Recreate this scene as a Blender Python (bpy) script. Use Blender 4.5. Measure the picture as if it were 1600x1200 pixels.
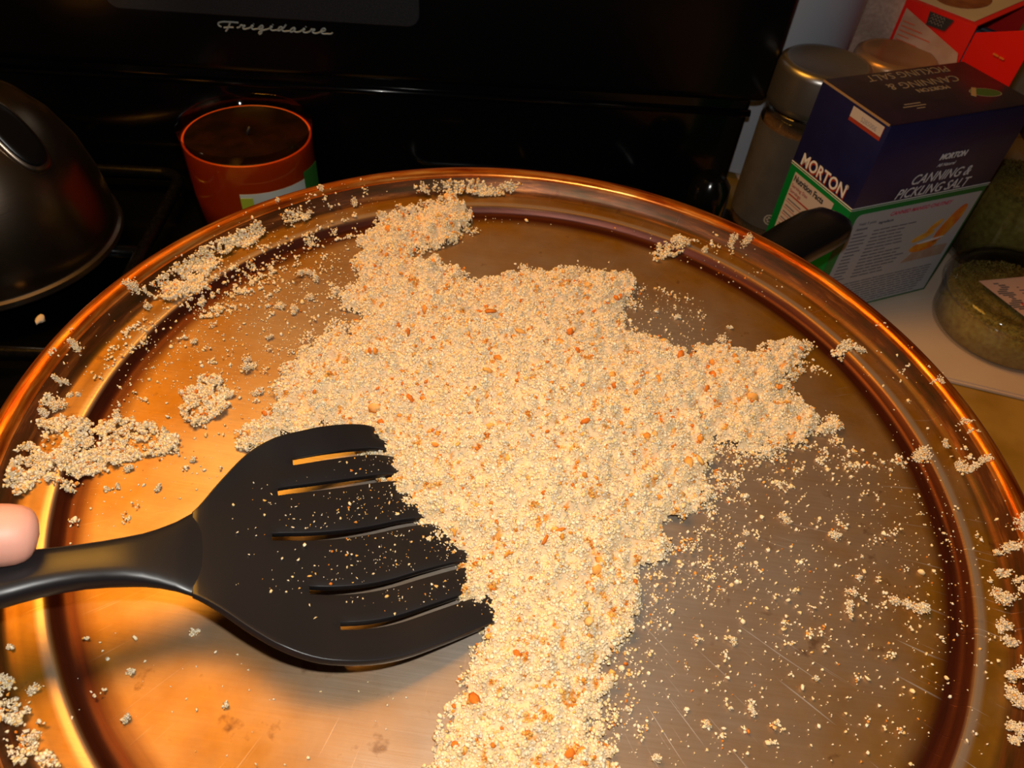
import bpy, bmesh, math, random
import numpy as np
from mathutils import Matrix, Vector

random.seed(7)
rng = np.random.default_rng(7)
scene = bpy.context.scene
for o in list(bpy.data.objects):
    bpy.data.objects.remove(o)
COL = scene.collection
PI = math.pi

# ------------------------------------------------------------------ data (metres / millimetres, in the place's own frames)
CAM = [[0.997344,-0.031238,-0.06579],[-0.022531,0.726678,-0.686609],[0.069256,0.686268,0.724044]]
TRAY_ROT = [[0.990947,0.130116,0.033061],[-0.130057,0.991499,-0.003932],[-0.033291,-0.000404,0.999446]]
TRAY_POS = [0.0287,0.19044,0.18949]
PILE = [[-103.7,123.2],[-98.6,145.8],[-84.0,162.5],[-63.6,173.4],[-49.7,168.4],[-48.1,157.7],[-52.7,140.3],[-60.2,132.4],[-72.6,124.0],[-74.2,115.1],[-61.6,120.5],[-52.0,115.0],[-40.6,106.8],[-23.0,115.4],[-10.0,122.4],[3.5,128.5],[24.4,131.9],[34.9,131.6],[43.7,128.1],[46.1,120.4],[43.6,106.6],[37.0,94.9],[43.6,86.6],[58.0,82.7],[67.5,78.7],[73.7,74.5],[78.0,82.4],[84.2,87.0],[100.3,86.3],[113.7,89.2],[126.2,96.7],[132.3,93.2],[129.6,77.4],[121.6,66.9],[118.4,55.7],[124.9,48.9],[131.4,43.4],[138.0,46.7],[138.1,39.7],[126.4,31.7],[110.6,23.2],[98.4,17.3],[87.4,20.6],[80.2,19.2],[76.5,7.9],[76.8,-5.4],[72.1,-15.8],[62.6,-20.5],[54.8,-23.4],[58.3,-31.7],[64.3,-37.8],[56.7,-41.9],[48.0,-46.0],[46.6,-56.8],[43.0,-69.8],[40.7,-77.3],[34.2,-87.3],[35.5,-97.8],[32.5,-108.2],[37.8,-117.0],[38.0,-132.8],[-18.0,-140.2],[-20.0,-125.0],[-16.8,-115.2],[-16.1,-107.3],[-13.6,-96.6],[-12.1,-85.4],[-9.2,-79.2],[-13.5,-75.9],[-19.6,-70.1],[-20.6,-60.1],[-26.7,-55.8],[-37.4,-46.2],[-51.6,-36.3],[-59.8,-20.8],[-72.5,-6.6],[-84.8,-4.1],[-96.0,-11.1],[-107.4,-16.6],[-113.0,-19.4],[-118.9,-13.8],[-114.5,-7.8],[-106.5,4.5],[-113.3,12.5],[-112.3,22.4],[-110.7,30.9],[-107.5,44.3],[-98.6,55.1],[-90.7,66.1],[-100.5,73.4],[-104.5,82.3],[-96.4,94.6],[-101.8,109.4]]
THIN = [[[[-194.0,-51.6],[-193.6,-44.1],[-187.9,-32.0],[-194.0,-23.3],[-186.7,-20.2],[-174.1,-16.7],[-164.4,-12.4],[-153.7,-12.7],[-138.4,-17.6],[-135.8,-27.0],[-148.7,-29.4],[-156.0,-35.5],[-163.0,-41.4],[-167.0,-52.5],[-178.0,-50.1],[-180.8,-57.8],[-192.1,-62.7]],2.2],[[[-196.9,-20.5],[-194.1,-11.3],[-188.5,-11.9],[-190.5,-22.7]],2.0],[[[-151.5,5.8],[-146.5,15.3],[-136.4,18.2],[-126.4,7.9],[-128.8,-5.3],[-137.7,-13.0],[-145.6,-6.9]],2.0],[[[-189.6,66.6],[-185.8,82.8],[-176.1,90.5],[-179.2,106.3],[-174.1,119.3],[-159.9,127.3],[-150.0,116.7],[-153.5,104.4],[-164.3,93.4],[-164.2,76.7],[-160.3,59.0],[-167.2,53.7],[-182.8,54.7],[-190.9,49.6]],2.2],[[[-167.4,82.7],[-144.0,99.1],[-130.0,86.5],[-134.9,63.1],[-150.4,54.9],[-160.7,50.2]],0.9],[[[-151.9,102.6],[-135.1,124.1],[-109.5,146.0],[-105.8,131.6],[-131.0,110.6],[-140.1,97.3]],0.5],[[[-153.4,133.9],[-148.2,144.8],[-134.1,145.4],[-133.0,130.1],[-144.9,123.9]],1.1],[[[-97.6,174.0],[-82.1,190.4],[-68.3,200.2],[-45.9,208.1],[-23.7,203.2],[-21.5,193.0],[-38.8,182.6],[-57.0,177.6],[-82.2,172.1]],2.2],[[[53.8,161.1],[72.0,170.8],[85.0,169.0],[71.4,156.9],[55.7,147.0]],1.6],[[[79.4,189.0],[98.6,189.4],[116.3,176.9],[107.0,160.9],[89.0,165.6]],0.9],[[[143.8,93.3],[155.1,100.1],[159.5,92.9],[148.7,85.1]],1.8],[[[131.2,86.9],[146.5,90.1],[143.7,75.9],[126.5,68.0]],0.35],[[[-152.1,-119.1],[-145.6,-120.1],[-139.0,-124.9],[-130.0,-129.1],[-131.6,-134.7],[-119.5,-139.9],[-143.1,-146.5],[-160.4,-118.4]],1.3],[[[-129.4,-120.9],[-127.0,-117.2],[-121.6,-115.8],[-121.0,-119.0],[-126.3,-122.3]],1.6],[[[104.9,23.9],[135.4,33.5],[172.9,31.3],[167.8,23.2],[132.1,16.5],[109.2,14.0]],0.45],[[[75.9,18.4],[104.2,18.4],[127.3,20.9],[112.8,1.1],[81.7,-10.9],[75.7,-2.3]],0.35],[[[147.5,78.9],[177.5,96.8],[181.4,83.8],[174.0,96.0]],0.6],[[[189.4,45.9],[197.0,41.7],[195.3,23.2],[187.1,19.9]],0.8],[[[-122.0,-12.7],[-111.6,3.5],[-104.2,-2.3],[-108.5,-20.8],[-116.6,-20.1]],1.4],[[[-188.6,26.6],[-182.7,45.3],[-170.9,39.0],[-177.2,14.8],[-183.0,3.8]],0.45],[[[-215.8,60.3],[-193.3,51.3],[-182.4,53.9],[-192.7,37.9],[-210.5,38.3]],0.15]]
SPARSE = [[[[-176.2,80.6],[-136.4,106.5],[-95.2,146.6],[-75.6,121.6],[-100.0,83.4],[-98.6,55.1],[-112.3,22.4],[-111.6,3.5],[-139.9,12.8],[-174.0,-9.0],[-179.8,20.2]],0.16],[[[72.5,10.6],[104.2,18.4],[184.6,31.7],[172.6,-41.7],[138.2,-103.2],[38.0,-134.5],[35.3,-87.1],[46.7,-48.9],[61.8,-38.2],[73.4,-15.6]],0.1],[[[35.4,94.6],[49.0,129.3],[83.4,121.0],[84.3,88.4],[67.6,80.1],[43.6,89.0]],0.13],[[[-166.7,-7.5],[-116.4,17.7],[-98.5,-11.6],[-119.9,-38.1],[-158.6,-72.9],[-167.6,-46.8]],0.07],[[[-148.4,-99.9],[-96.2,-87.1],[-16.4,-105.3],[-21.1,-133.9],[-115.7,-146.6]],0.012],[[[-62.7,168.2],[201.5,177.9],[204.2,21.1],[157.9,-100.4],[142.5,-102.6],[174.5,-27.8],[150.4,110.3],[34.4,174.0],[-61.1,158.8]],0.045],[[[-214.5,-17.1],[-188.5,110.4],[-96.7,186.6],[-91.7,163.8],[-163.4,88.9],[-187.5,-18.7],[-194.0,-51.6]],0.06],[[[46.8,-43.5],[61.6,-41.0],[58.2,-62.5],[37.8,-117.0],[31.8,-117.8],[35.3,-89.3]],0.3],[[[62.3,-26.6],[81.4,-14.1],[96.3,-40.7],[70.1,-60.7],[58.7,-52.3]],0.22]]
LUMPS = [[106.7,-12.5,2.53],[126.1,-16.8,2.29],[128.2,-43.3,1.93],[132.3,-35.9,1.4],[126.9,-49.3,2.72],[152.8,-44.6,3.7],[143.9,-44.2,2.53],[148.3,-44.0,2.26],[79.1,-69.9,1.74],[84.2,-93.4,1.94],[67.7,-99.9,1.41],[198.6,-7.3,4.5],[199.3,-12.6,4.16],[192.1,-17.9,3.14],[187.8,-26.7,2.47],[191.4,-34.4,2.76],[184.3,-40.3,4.52],[192.4,-38.2,2.75],[180.7,-50.4,2.96],[182.9,-56.2,3.24],[179.6,-69.7,3.75],[184.4,-64.3,2.63],[173.9,-76.1,2.55],[175.7,-79.1,3.69],[177.5,-81.6,3.4],[171.0,-90.3,3.89],[174.0,-90.9,3.35],[192.1,45.5,2.06],[196.2,44.3,2.07],[193.8,39.3,1.71],[188.5,24.5,2.99],[191.6,22.6,2.33],[194.7,24.2,2.34],[186.3,78.4,2.52],[188.1,73.6,2.5],[187.5,67.9,2.83],[174.4,30.1,3.61],[185.3,37.7,2.02],[139.6,44.1,3.87],[134.6,41.2,3.19],[159.3,93.2,2.86],[179.9,90.6,2.55],[90.2,-23.0,1.63],[87.0,-29.4,1.34],[68.9,103.9,2.04],[57.6,105.9,1.7],[94.7,101.7,1.38],[87.5,0.0,1.69],[-146.1,142.8,3.78],[-140.4,147.6,3.8],[-134.5,136.5,2.23],[-149.1,132.6,1.86],[-130.3,150.3,1.9],[-114.1,154.6,2.27],[-96.0,183.5,2.77],[-204.5,57.4,2.42],[-190.1,52.7,3.04],[-182.7,49.8,2.0],[-200.6,43.4,2.02],[-198.6,48.5,1.35],[-201.5,19.6,2.27],[-195.8,12.8,2.55],[-199.1,4.3,1.9],[-193.3,-3.9,2.48],[-186.4,-6.9,2.14],[-189.7,-15.7,3.03],[-191.9,-21.2,2.41],[-120.2,66.5,2.58],[-126.8,67.4,2.6],[-115.7,77.3,2.62],[-123.8,93.3,3.06],[-116.9,92.3,2.7],[-127.3,25.3,3.0],[-130.0,28.8,1.82],[-119.5,11.3,2.32],[-157.3,35.5,1.58],[-125.3,44.7,1.55],[-152.5,-36.4,1.67],[-152.6,-44.0,1.38],[-138.4,-42.9,1.35],[-169.5,-11.6,2.07],[-156.4,-46.2,1.38],[-102.8,-91.4,1.69],[-102.5,-94.8,1.44],[-126.9,-90.7,1.25],[-135.9,-100.4,1.0],[-136.0,-101.1,1.5],[-117.3,-110.9,1.44],[-112.2,-123.8,1.88],[-140.5,-120.3,2.22],[-149.2,-120.6,2.5],[-154.8,-109.3,1.27],[-133.2,-134.2,2.17],[-84.4,-116.0,1.15],[-113.2,-87.3,1.23],[17.6,-53.6,1.46],[66.5,-70.7,1.47],[51.5,-111.9,1.83],[-131.2,-27.7,1.37],[108.2,-79.2,1.27],[125.0,-52.9,1.35],[125.6,49.3,1.92],[85.6,159.0,2.28],[101.0,165.9,2.33],[108.2,164.6,2.72]]
SPAT = [[[-154.8,-94.4,20.5],[-146.06,-109.12,20.5]],[[-146.15,-90.44,18.5],[-138.86,-103.52,18.5]],[[-135.5,-85.64,16.5],[-129.05,-98.17,16.5]],[[-124.49,-80.05,15.0],[-117.5,-94.84,15.0]],[[-117.16,-74.26,13.5],[-108.67,-93.46,13.5]],[[-110.67,-65.6,11.5],[-99.03,-93.86,11.5]],[[-107.58,-52.47,9.0],[-89.47,-96.61,9.0]],[[-103.31,-37.46,6.0],[-78.44,-100.97,6.0]],[[-96.59,-26.81,3.0],[-67.87,-104.13,3.0]],[[-87.34,-18.03,-0.5],[-56.1,-104.72,-0.5]],[[-79.31,-11.34,-3.5],[-43.87,-102.05,-3.5]],[[-73.41,-6.75,-6.0],[-32.72,-97.04,-6.0]],[[-67.1,-3.84,-8.0],[-20.5,-88.91,-8.0]],[[-60.53,-3.67,-10.0],[-8.65,-80.29,-10.0]],[[-54.29,-5.37,-11.5],[-1.0,-74.38,-11.5]]]
TIP = [-146.8,-92.5,26.5]
HND = [[-162.9,-104.5,22.5],[-181.6,-118.0,27.5],[-196.9,-130.8,32.5]]
LOGO = [[[-0.2159,0.1566],[-0.2179,0.1577],[-0.2181,0.1593],[-0.2156,0.1606],[-0.2086,0.1611],[-0.2007,0.161]],[[-0.2079,0.1608],[-0.2095,0.1577],[-0.2117,0.1546],[-0.213,0.1532]],[[-0.2141,0.1561],[-0.2095,0.1567],[-0.2056,0.1568]],[[-0.2029,0.1566],[-0.2007,0.1575],[-0.1983,0.1593],[-0.1977,0.1584],[-0.196,0.159],[-0.198,0.1567],[-0.1971,0.156],[-0.1948,0.1564],[-0.1915,0.1576],[-0.1891,0.1595],[-0.1905,0.1574],[-0.1899,0.1564],[-0.1872,0.1566],[-0.1849,0.1572],[-0.183,0.1591],[-0.1809,0.1596],[-0.1823,0.1574],[-0.1845,0.1567],[-0.1845,0.1582]],[[-0.1804,0.1597],[-0.1822,0.1552],[-0.1839,0.1527],[-0.185,0.1529],[-0.1841,0.1547],[-0.1789,0.1566],[-0.1755,0.1578],[-0.1731,0.1597],[-0.1746,0.1576],[-0.174,0.1566],[-0.1705,0.1567],[-0.1685,0.1572],[-0.1669,0.1591],[-0.1646,0.1595],[-0.1659,0.1574],[-0.1684,0.1565],[-0.169,0.1577]],[[-0.1606,0.1622],[-0.1631,0.1593],[-0.1649,0.1572],[-0.1643,0.1564],[-0.1603,0.1566],[-0.1583,0.1569],[-0.1565,0.1587],[-0.1538,0.1594],[-0.1552,0.157],[-0.1579,0.1561],[-0.1585,0.1571]],[[-0.1536,0.1594],[-0.1547,0.157],[-0.1538,0.1563],[-0.1506,0.1565],[-0.1479,0.158],[-0.1456,0.1594],[-0.1472,0.1572],[-0.1465,0.1564],[-0.1429,0.1567],[-0.1406,0.1581],[-0.1394,0.1595],[-0.1388,0.1588],[-0.1371,0.1594],[-0.1392,0.1572],[-0.1383,0.1563],[-0.1352,0.1564],[-0.1318,0.1579],[-0.1281,0.1594],[-0.1285,0.1606],[-0.1304,0.16],[-0.1319,0.1579],[-0.131,0.1564],[-0.1274,0.1563],[-0.1232,0.1567],[-0.1218,0.1578]],[[-0.1881,0.1608],[-0.1878,0.1612]],[[-0.1721,0.1611],[-0.1716,0.1617]],[[-0.1444,0.1609],[-0.1438,0.1616]]]

CAM_POS = Vector((0, 0, 0.42))

# ------------------------------------------------------------------ camera, world, lights, exposure
cam_d = bpy.data.cameras.new('camera')
cam_d.sensor_width = 36.0
cam_d.lens = 1150.0 / 1600.0 * 36.0
cam_d.clip_start = 0.01
cam_d.dof.use_dof = True
cam_d.dof.focus_distance = 0.30
cam_d.dof.aperture_fstop = 24.0
cam = bpy.data.objects.new('camera', cam_d)
COL.objects.link(cam)
CAM_ROT = Matrix(CAM)
cam.matrix_world = Matrix.Translation(CAM_POS) @ CAM_ROT.to_4x4()
scene.camera = cam

world = bpy.data.worlds.new('kitchen_ambient')
scene.world = world
world.use_nodes = True
world.node_tree.nodes['Background'].inputs[0].default_value = (1.0, 0.62, 0.36, 1)
world.node_tree.nodes['Background'].inputs[1].default_value = 0.012

def add_light(name, kind, pos, power, color, target=None, **kw):
    d = bpy.data.lights.new(name, kind)
    d.energy = power
    d.color = color
    for k, v in kw.items():
        setattr(d, k, v)
    o = bpy.data.objects.new(name, d)
    COL.objects.link(o)
    o.location = pos
    if target is not None:
        o.rotation_euler = (Vector(target) - Vector(pos)).to_track_quat('-Z', 'Y').to_euler()
    return o

# the camera's own flash, a little above and right of the lens
flash_pos = CAM_POS + CAM_ROT @ Vector((0.012, 0.042, 0.0))
add_light('camera_flash', 'POINT', flash_pos, 3.55, (1.0, 0.975, 0.92), shadow_soft_size=0.006)
# warm lamp of the range hood over the left side of the stove
add_light('range_hood_lamp', 'AREA', (-0.40, 0.50, 1.00), 8.6, (1.0, 0.44, 0.05), target=(-0.12, 0.12, 0.19),
          shape='RECTANGLE', size=0.60, size_y=0.42)

scene.view_settings.view_transform = 'Standard'
scene.view_settings.look = 'None'
scene.view_settings.exposure = 0.0
scene.view_settings.gamma = 1.0
scene.view_settings.use_curve_mapping = False

# ------------------------------------------------------------------ helpers
def link(o, parent=None):
    COL.objects.link(o)
    if parent is not None:
        o.parent = parent
    return o

def tag(o, label=None, cat=None, group=None, kind=None):
    if label: o['label'] = label
    if cat: o['category'] = cat
    if group: o['group'] = group
    if kind: o['kind'] = kind
    return o

def empty(name, loc=(0, 0, 0), rotz=0.0, mat=None):
    o = bpy.data.objects.new(name, None)
    o.empty_display_size = 0.02
    COL.objects.link(o)
    if mat is not None:
        o.matrix_world = mat
    else:
        o.location = loc
        o.rotation_euler = (0, 0, rotz)
    return o

def obj_bm(name, bm, mat, parent=None, smooth=True):
    me = bpy.data.meshes.new(name)
    bmesh.ops.recalc_face_normals(bm, faces=bm.faces)
    bm.to_mesh(me)
    bm.free()
    if smooth:
        me.polygons.foreach_set('use_smooth', [True] * len(me.polygons))
    if mat: me.materials.append(mat)
    return link(bpy.data.objects.new(name, me), parent)

def sharp(o, ang=35):
    o.data.set_sharp_from_angle(angle=math.radians(ang))
    return o

def bev(o, w, seg=2, ang=40):
    m = o.modifiers.new('bevel', 'BEVEL')
    m.width = w; m.segments = seg; m.limit_method = 'ANGLE'; m.angle_limit = math.radians(ang)
    return o

def box(name, x0, x1, y0, y1, z0, z1, mat, parent=None, bevel=0.0, seg=2):
    bm = bmesh.new()
    vs = [bm.verts.new((x, y, z)) for z in (z0, z1) for y in (y0, y1) for x in (x0, x1)]
    for f in ((0, 2, 3, 1), (4, 5, 7, 6), (0, 1, 5, 4), (2, 6, 7, 3), (0, 4, 6, 2), (1, 3, 7, 5)):
        bm.faces.new([vs[i] for i in f])
    if bevel:
        bmesh.ops.bevel(bm, geom=list(bm.edges), offset=bevel, segments=seg, affect='EDGES', profile=0.5)
    return sharp(obj_bm(name, bm, mat, parent))

def lathe(name, prof, mat, parent=None, n=96, center=(0, 0), ang=35, wob=None):
    """revolve (r, z) pairs; r==0 at an end closes it"""
    bm = bmesh.new()
    rings = []
    for r, z in prof:
        if r < 1e-6:
            rings.append([bm.verts.new((center[0], center[1], z))])
        else:
            rings.append([bm.verts.new((center[0] + r * math.cos(2 * PI * i / n), center[1] + r * math.sin(2 * PI * i / n),
                                        z + (wob(r, 2 * PI * i / n) if wob else 0))) for i in range(n)])
    for a, b in zip(rings[:-1], rings[1:]):
        if len(a) == 1 and len(b) == 1: continue
        for i in range(n):
            j = (i + 1) % n
            if len(a) == 1: bm.faces.new((a[0], b[i], b[j]))
            elif len(b) == 1: bm.faces.new((a[i], a[j], b[0]))
            else: bm.faces.new((a[i], a[j], b[j], b[i]))
    return sharp(obj_bm(name, bm, mat, parent), ang)

def tube(name, pts, r, mat, parent=None, n=10, caps=True):
    """round bar along pts; r number or list"""
    bm = bmesh.new()
    P = [Vector(p) for p in pts]
    rr = r if isinstance(r, (list, tuple)) else [r] * len(P)
    rings = []
    for i, p in enumerate(P):
        t = (P[min(i + 1, len(P) - 1)] - P[max(i - 1, 0)]).normalized()
        a = t.cross(Vector((0, 0, 1)))
        if a.length < 1e-3: a = t.cross(Vector((0, 1, 0)))
        a.normalize(); b = t.cross(a).normalized()
        rings.append([bm.verts.new(p + (a * math.cos(2 * PI * k / n) + b * math.sin(2 * PI * k / n)) * rr[i]) for k in range(n)])
    for A, B in zip(rings[:-1], rings[1:]):
        for k in range(n):
            bm.faces.new((A[k], A[(k + 1) % n], B[(k + 1) % n], B[k]))
    if caps:
        bm.faces.new(rings[0]); bm.faces.new(rings[-1])
    return obj_bm(name, bm, mat, parent)

def np_mesh(name, V, F, mat, parent=None, smooth=True, col=None, vn=None):
    """V (n,3) and F (m,3 or 4) arrays to one mesh; col: per-vertex rgb"""
    me = bpy.data.meshes.new(name)
    k = F.shape[1]
    me.vertices.add(len(V)); me.vertices.foreach_set('co', V.astype(np.float32).ravel())
    me.loops.add(F.size); me.loops.foreach_set('vertex_index', F.astype(np.int32).ravel())
    me.polygons.add(len(F))
    me.polygons.foreach_set('loop_start', np.arange(0, F.size, k, dtype=np.int32))
    me.polygons.foreach_set('loop_total', np.full(len(F), k, dtype=np.int32))
    me.update(calc_edges=True)
    if smooth: me.polygons.foreach_set('use_smooth', np.ones(len(F), dtype=bool))
    if col is not None:
        a = me.color_attributes.new('crumb_colour', 'FLOAT_COLOR', 'POINT')
        c = np.ones((len(V), 4), np.float32); c[:, :3] = col
        a.data.foreach_set('color', c.ravel())
    me.materials.append(mat)
    return link(bpy.data.objects.new(name, me), parent)

def text_mesh(name, body, size, mat, parent, frame, offset=0.0, shear=0.0, align='LEFT', sx=1.0, thick=0.00006, space=1.0):
    """lettering as a thin printed layer; frame = 4x4 matrix (x right, y up on the surface)"""
    cu = bpy.data.curves.new(name, 'FONT')
    cu.body = body; cu.size = size; cu.offset = offset; cu.shear = shear; cu.align_x = align
    cu.extrude = thick; cu.resolution_u = 3; cu.space_character = space
    tmp = bpy.data.objects.new('tmp', cu); COL.objects.link(tmp)
    dg = bpy.context.evaluated_depsgraph_get(); dg.update()
    me = bpy.data.meshes.new_from_object(tmp.evaluated_get(dg))
    bpy.data.objects.remove(tmp)
    me.name = name
    me.transform(frame @ Matrix.Diagonal((sx, 1, 1, 1)))
    me.materials.clear(); me.materials.append(mat)
    return link(bpy.data.objects.new(name, me), parent)

# ------------------------------------------------------------------ materials
MATS = {}
def mat(name, color=(0.5, 0.5, 0.5), rough=0.5, metal=0.0, **kw):
    m = bpy.data.materials.new(name); m.use_nodes = True
    b = m.node_tree.nodes['Principled BSDF']
    b.inputs['Base Color'].default_value = (*color, 1)
    b.inputs['Roughness'].default_value = rough
    b.inputs['Metallic'].default_value = metal
    for k, v in kw.items():
        b.inputs[k.replace('_', ' ')].default_value = v
    MATS[name] = m
    return m

class NT:
    """tiny node helper"""
    def __init__(s, m): s.t = m.node_tree; s.b = s.t.nodes['Principled BSDF']
    def n(s, typ, **kw):
        o = s.t.nodes.new(typ)
        for k, v in kw.items(): setattr(o, k, v)
        return o
    def l(s, a, b): s.t.links.new(a, b)
    def math(s, op, a, b=None, c=None, clamp=False):
        o = s.n('ShaderNodeMath', operation=op, use_clamp=clamp)
        for i, v in enumerate((a, b, c)):
            if v is None: continue
            if isinstance(v, (int, float)): o.inputs[i].default_value = v
            else: s.l(v, o.inputs[i])
        return o.outputs[0]
    def ramp(s, fac, stops, interp='LINEAR'):
        o = s.n('ShaderNodeValToRGB'); cr = o.color_ramp; cr.interpolation = interp
        while len(cr.elements) < len(stops): cr.elements.new(0.5)
        for e, (p, c) in zip(cr.elements, stops):
            e.position = p; e.color = (*c, 1) if len(c) == 3 else c
        s.l(fac, o.inputs[0]); return o.outputs[0]
    def noise(s, vec, scale, detail=4, rough=0.5, **kw):
        o = s.n('ShaderNodeTexNoise', **kw)
        o.inputs['Scale'].default_value = scale; o.inputs['Detail'].default_value = detail; o.inputs['Roughness'].default_value = rough
        if vec is not None: s.l(vec, o.inputs['Vector'])
        return o.outputs['Fac']
    def mix(s, fac, a, b, blend='MIX'):
        o = s.n('ShaderNodeMix', data_type='RGBA', blend_type=blend)
        for sock, v in ((o.inputs[0], fac), (o.inputs[6], a), (o.inputs[7], b)):
            if isinstance(v, (int, float)): sock.default_value = v
            elif isinstance(v, tuple): sock.default_value = (*v, 1)
            else: s.l(v, sock)
        return o.outputs[2]
    def bump(s, h, strength=0.3, dist=0.001):
        o = s.n('ShaderNodeBump'); o.inputs['Strength'].default_value = strength; o.inputs['Distance'].default_value = dist
        s.l(h, o.inputs['Height']); s.l(o.outputs[0], s.b.inputs['Normal'])

def mottled(name, c1, c2, scale, rough=0.5, metal=0.0, detail=4, bump=0.0, lo=0.35, hi=0.65, **kw):
    m = mat(name, c1, rough, metal, **kw); t = NT(m)
    tc = t.n('ShaderNodeTexCoord').outputs['Object']
    f = t.noise(tc, scale, detail)
    t.l(t.ramp(f, [(lo, c1), (hi, c2)]), t.b.inputs['Base Color'])
    if bump: t.bump(f, bump)
    return m

black_enamel = mat('black_enamel', (0.0022, 0.0024, 0.003), 0.16, 0.0, Coat_Weight=0.2)
black_console = mat('black_console', (0.002, 0.0022, 0.0028), 0.28)
black_iron = mottled('black_iron', (0.002, 0.002, 0.0025), (0.005, 0.005, 0.006), 300, 0.22, bump=0.1, Specular_IOR_Level=0.3)
display_mat = mottled('display_film', (0.010, 0.012, 0.018), (0.022, 0.025, 0.032), 900, 0.35)
logo_mat = mat('silver_print', (0.42, 0.47, 0.44), 0.4, 0.2)
nylon = mat('black_nylon', (0.011, 0.010, 0.011), 0.34)
phenolic = mat('black_phenolic', (0.004, 0.004, 0.005), 0.3)
chrome_edge = mat('worn_steel', (0.42, 0.34, 0.26), 0.3, 1.0)
def thin_glass(name, tint, rough=0.03, ior=1.45):
    """thin-walled clear glass: see-through film with fresnel gloss"""
    m = bpy.data.materials.new(name); m.use_nodes = True; t = m.node_tree; t.nodes.clear()
    out = t.nodes.new('ShaderNodeOutputMaterial'); mx = t.nodes.new('ShaderNodeMixShader')
    tr_ = t.nodes.new('ShaderNodeBsdfTransparent'); gl = t.nodes.new('ShaderNodeBsdfGlossy'); fr = t.nodes.new('ShaderNodeLayerWeight'); fr.inputs[0].default_value = 0.22; pw = t.nodes.new('ShaderNodeMath'); pw.operation = 'MULTIPLY_ADD'; pw.inputs[1].default_value = 0.34; pw.inputs[2].default_value = 0.02
    tr_.inputs[0].default_value = (*tint, 1); gl.inputs['Roughness'].default_value = rough; t.links.new(fr.outputs['Facing'], pw.inputs[0]); t.links.new(pw.outputs[0], mx.inputs[0]); t.links.new(tr_.outputs[0], mx.inputs[1]); t.links.new(gl.outputs[0], mx.inputs[2]); t.links.new(mx.outputs[0], out.inputs[0])
    return m
glass = thin_glass('clear_glass', (0.93, 0.94, 0.93))
clear_plastic = thin_glass('clear_plastic', (0.95, 0.95, 0.94), 0.06, 1.5)
paper_white = mat('white_paper', (0.62, 0.62, 0.62), 0.6)
print_white = mat('white_print', (0.72, 0.72, 0.74), 0.5)
print_cream = mat('cream_print', (0.50, 0.44, 0.42), 0.5)
print_grey = mat('grey_print', (0.10, 0.10, 0.13), 0.6)
print_black = mat('black_print', (0.02, 0.02, 0.025), 0.6)
print_red = mat('dark_red_print', (0.30, 0.03, 0.012), 0.6)
print_pink = mat('pink_print', (0.55, 0.05, 0.12), 0.6)
print_gold = mat('gold_print', (0.55, 0.24, 0.02), 0.5)
navy = mottled('navy_card', (0.008, 0.009, 0.055), (0.011, 0.012, 0.068), 40, 0.38)
navy_top = mottled('dark_navy_card', (0.010, 0.006, 0.020), (0.016, 0.008, 0.026), 60, 0.35)
green_card = mat('green_card', (0.0, 0.16, 0.03), 0.42)
kraft = mat('card_edge', (0.30, 0.19, 0.10), 0.8)
wall_paint = mottled('wall_paint', (0.30, 0.27, 0.22), (0.34, 0.30, 0.25), 6, 0.8)
floor_mat = mottled('floor_vinyl', (0.16, 0.12, 0.08), (0.20, 0.15, 0.10), 8, 0.5)
counter_mat = mottled('counter_laminate', (0.30, 0.16, 0.018), (0.42, 0.24, 0.045), 22, 0.35, detail=6)
board_mat = mottled('white_board', (0.66, 0.50, 0.38), (0.72, 0.56, 0.43), 14, 0.4)
canister_mat = mat('white_plastic', (0.44, 0.47, 0.53), 0.28)
sack_mat = mottled('beige_cloth', (0.48, 0.33, 0.25), (0.60, 0.44, 0.34), 260, 0.9, bump=0.6)
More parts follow.
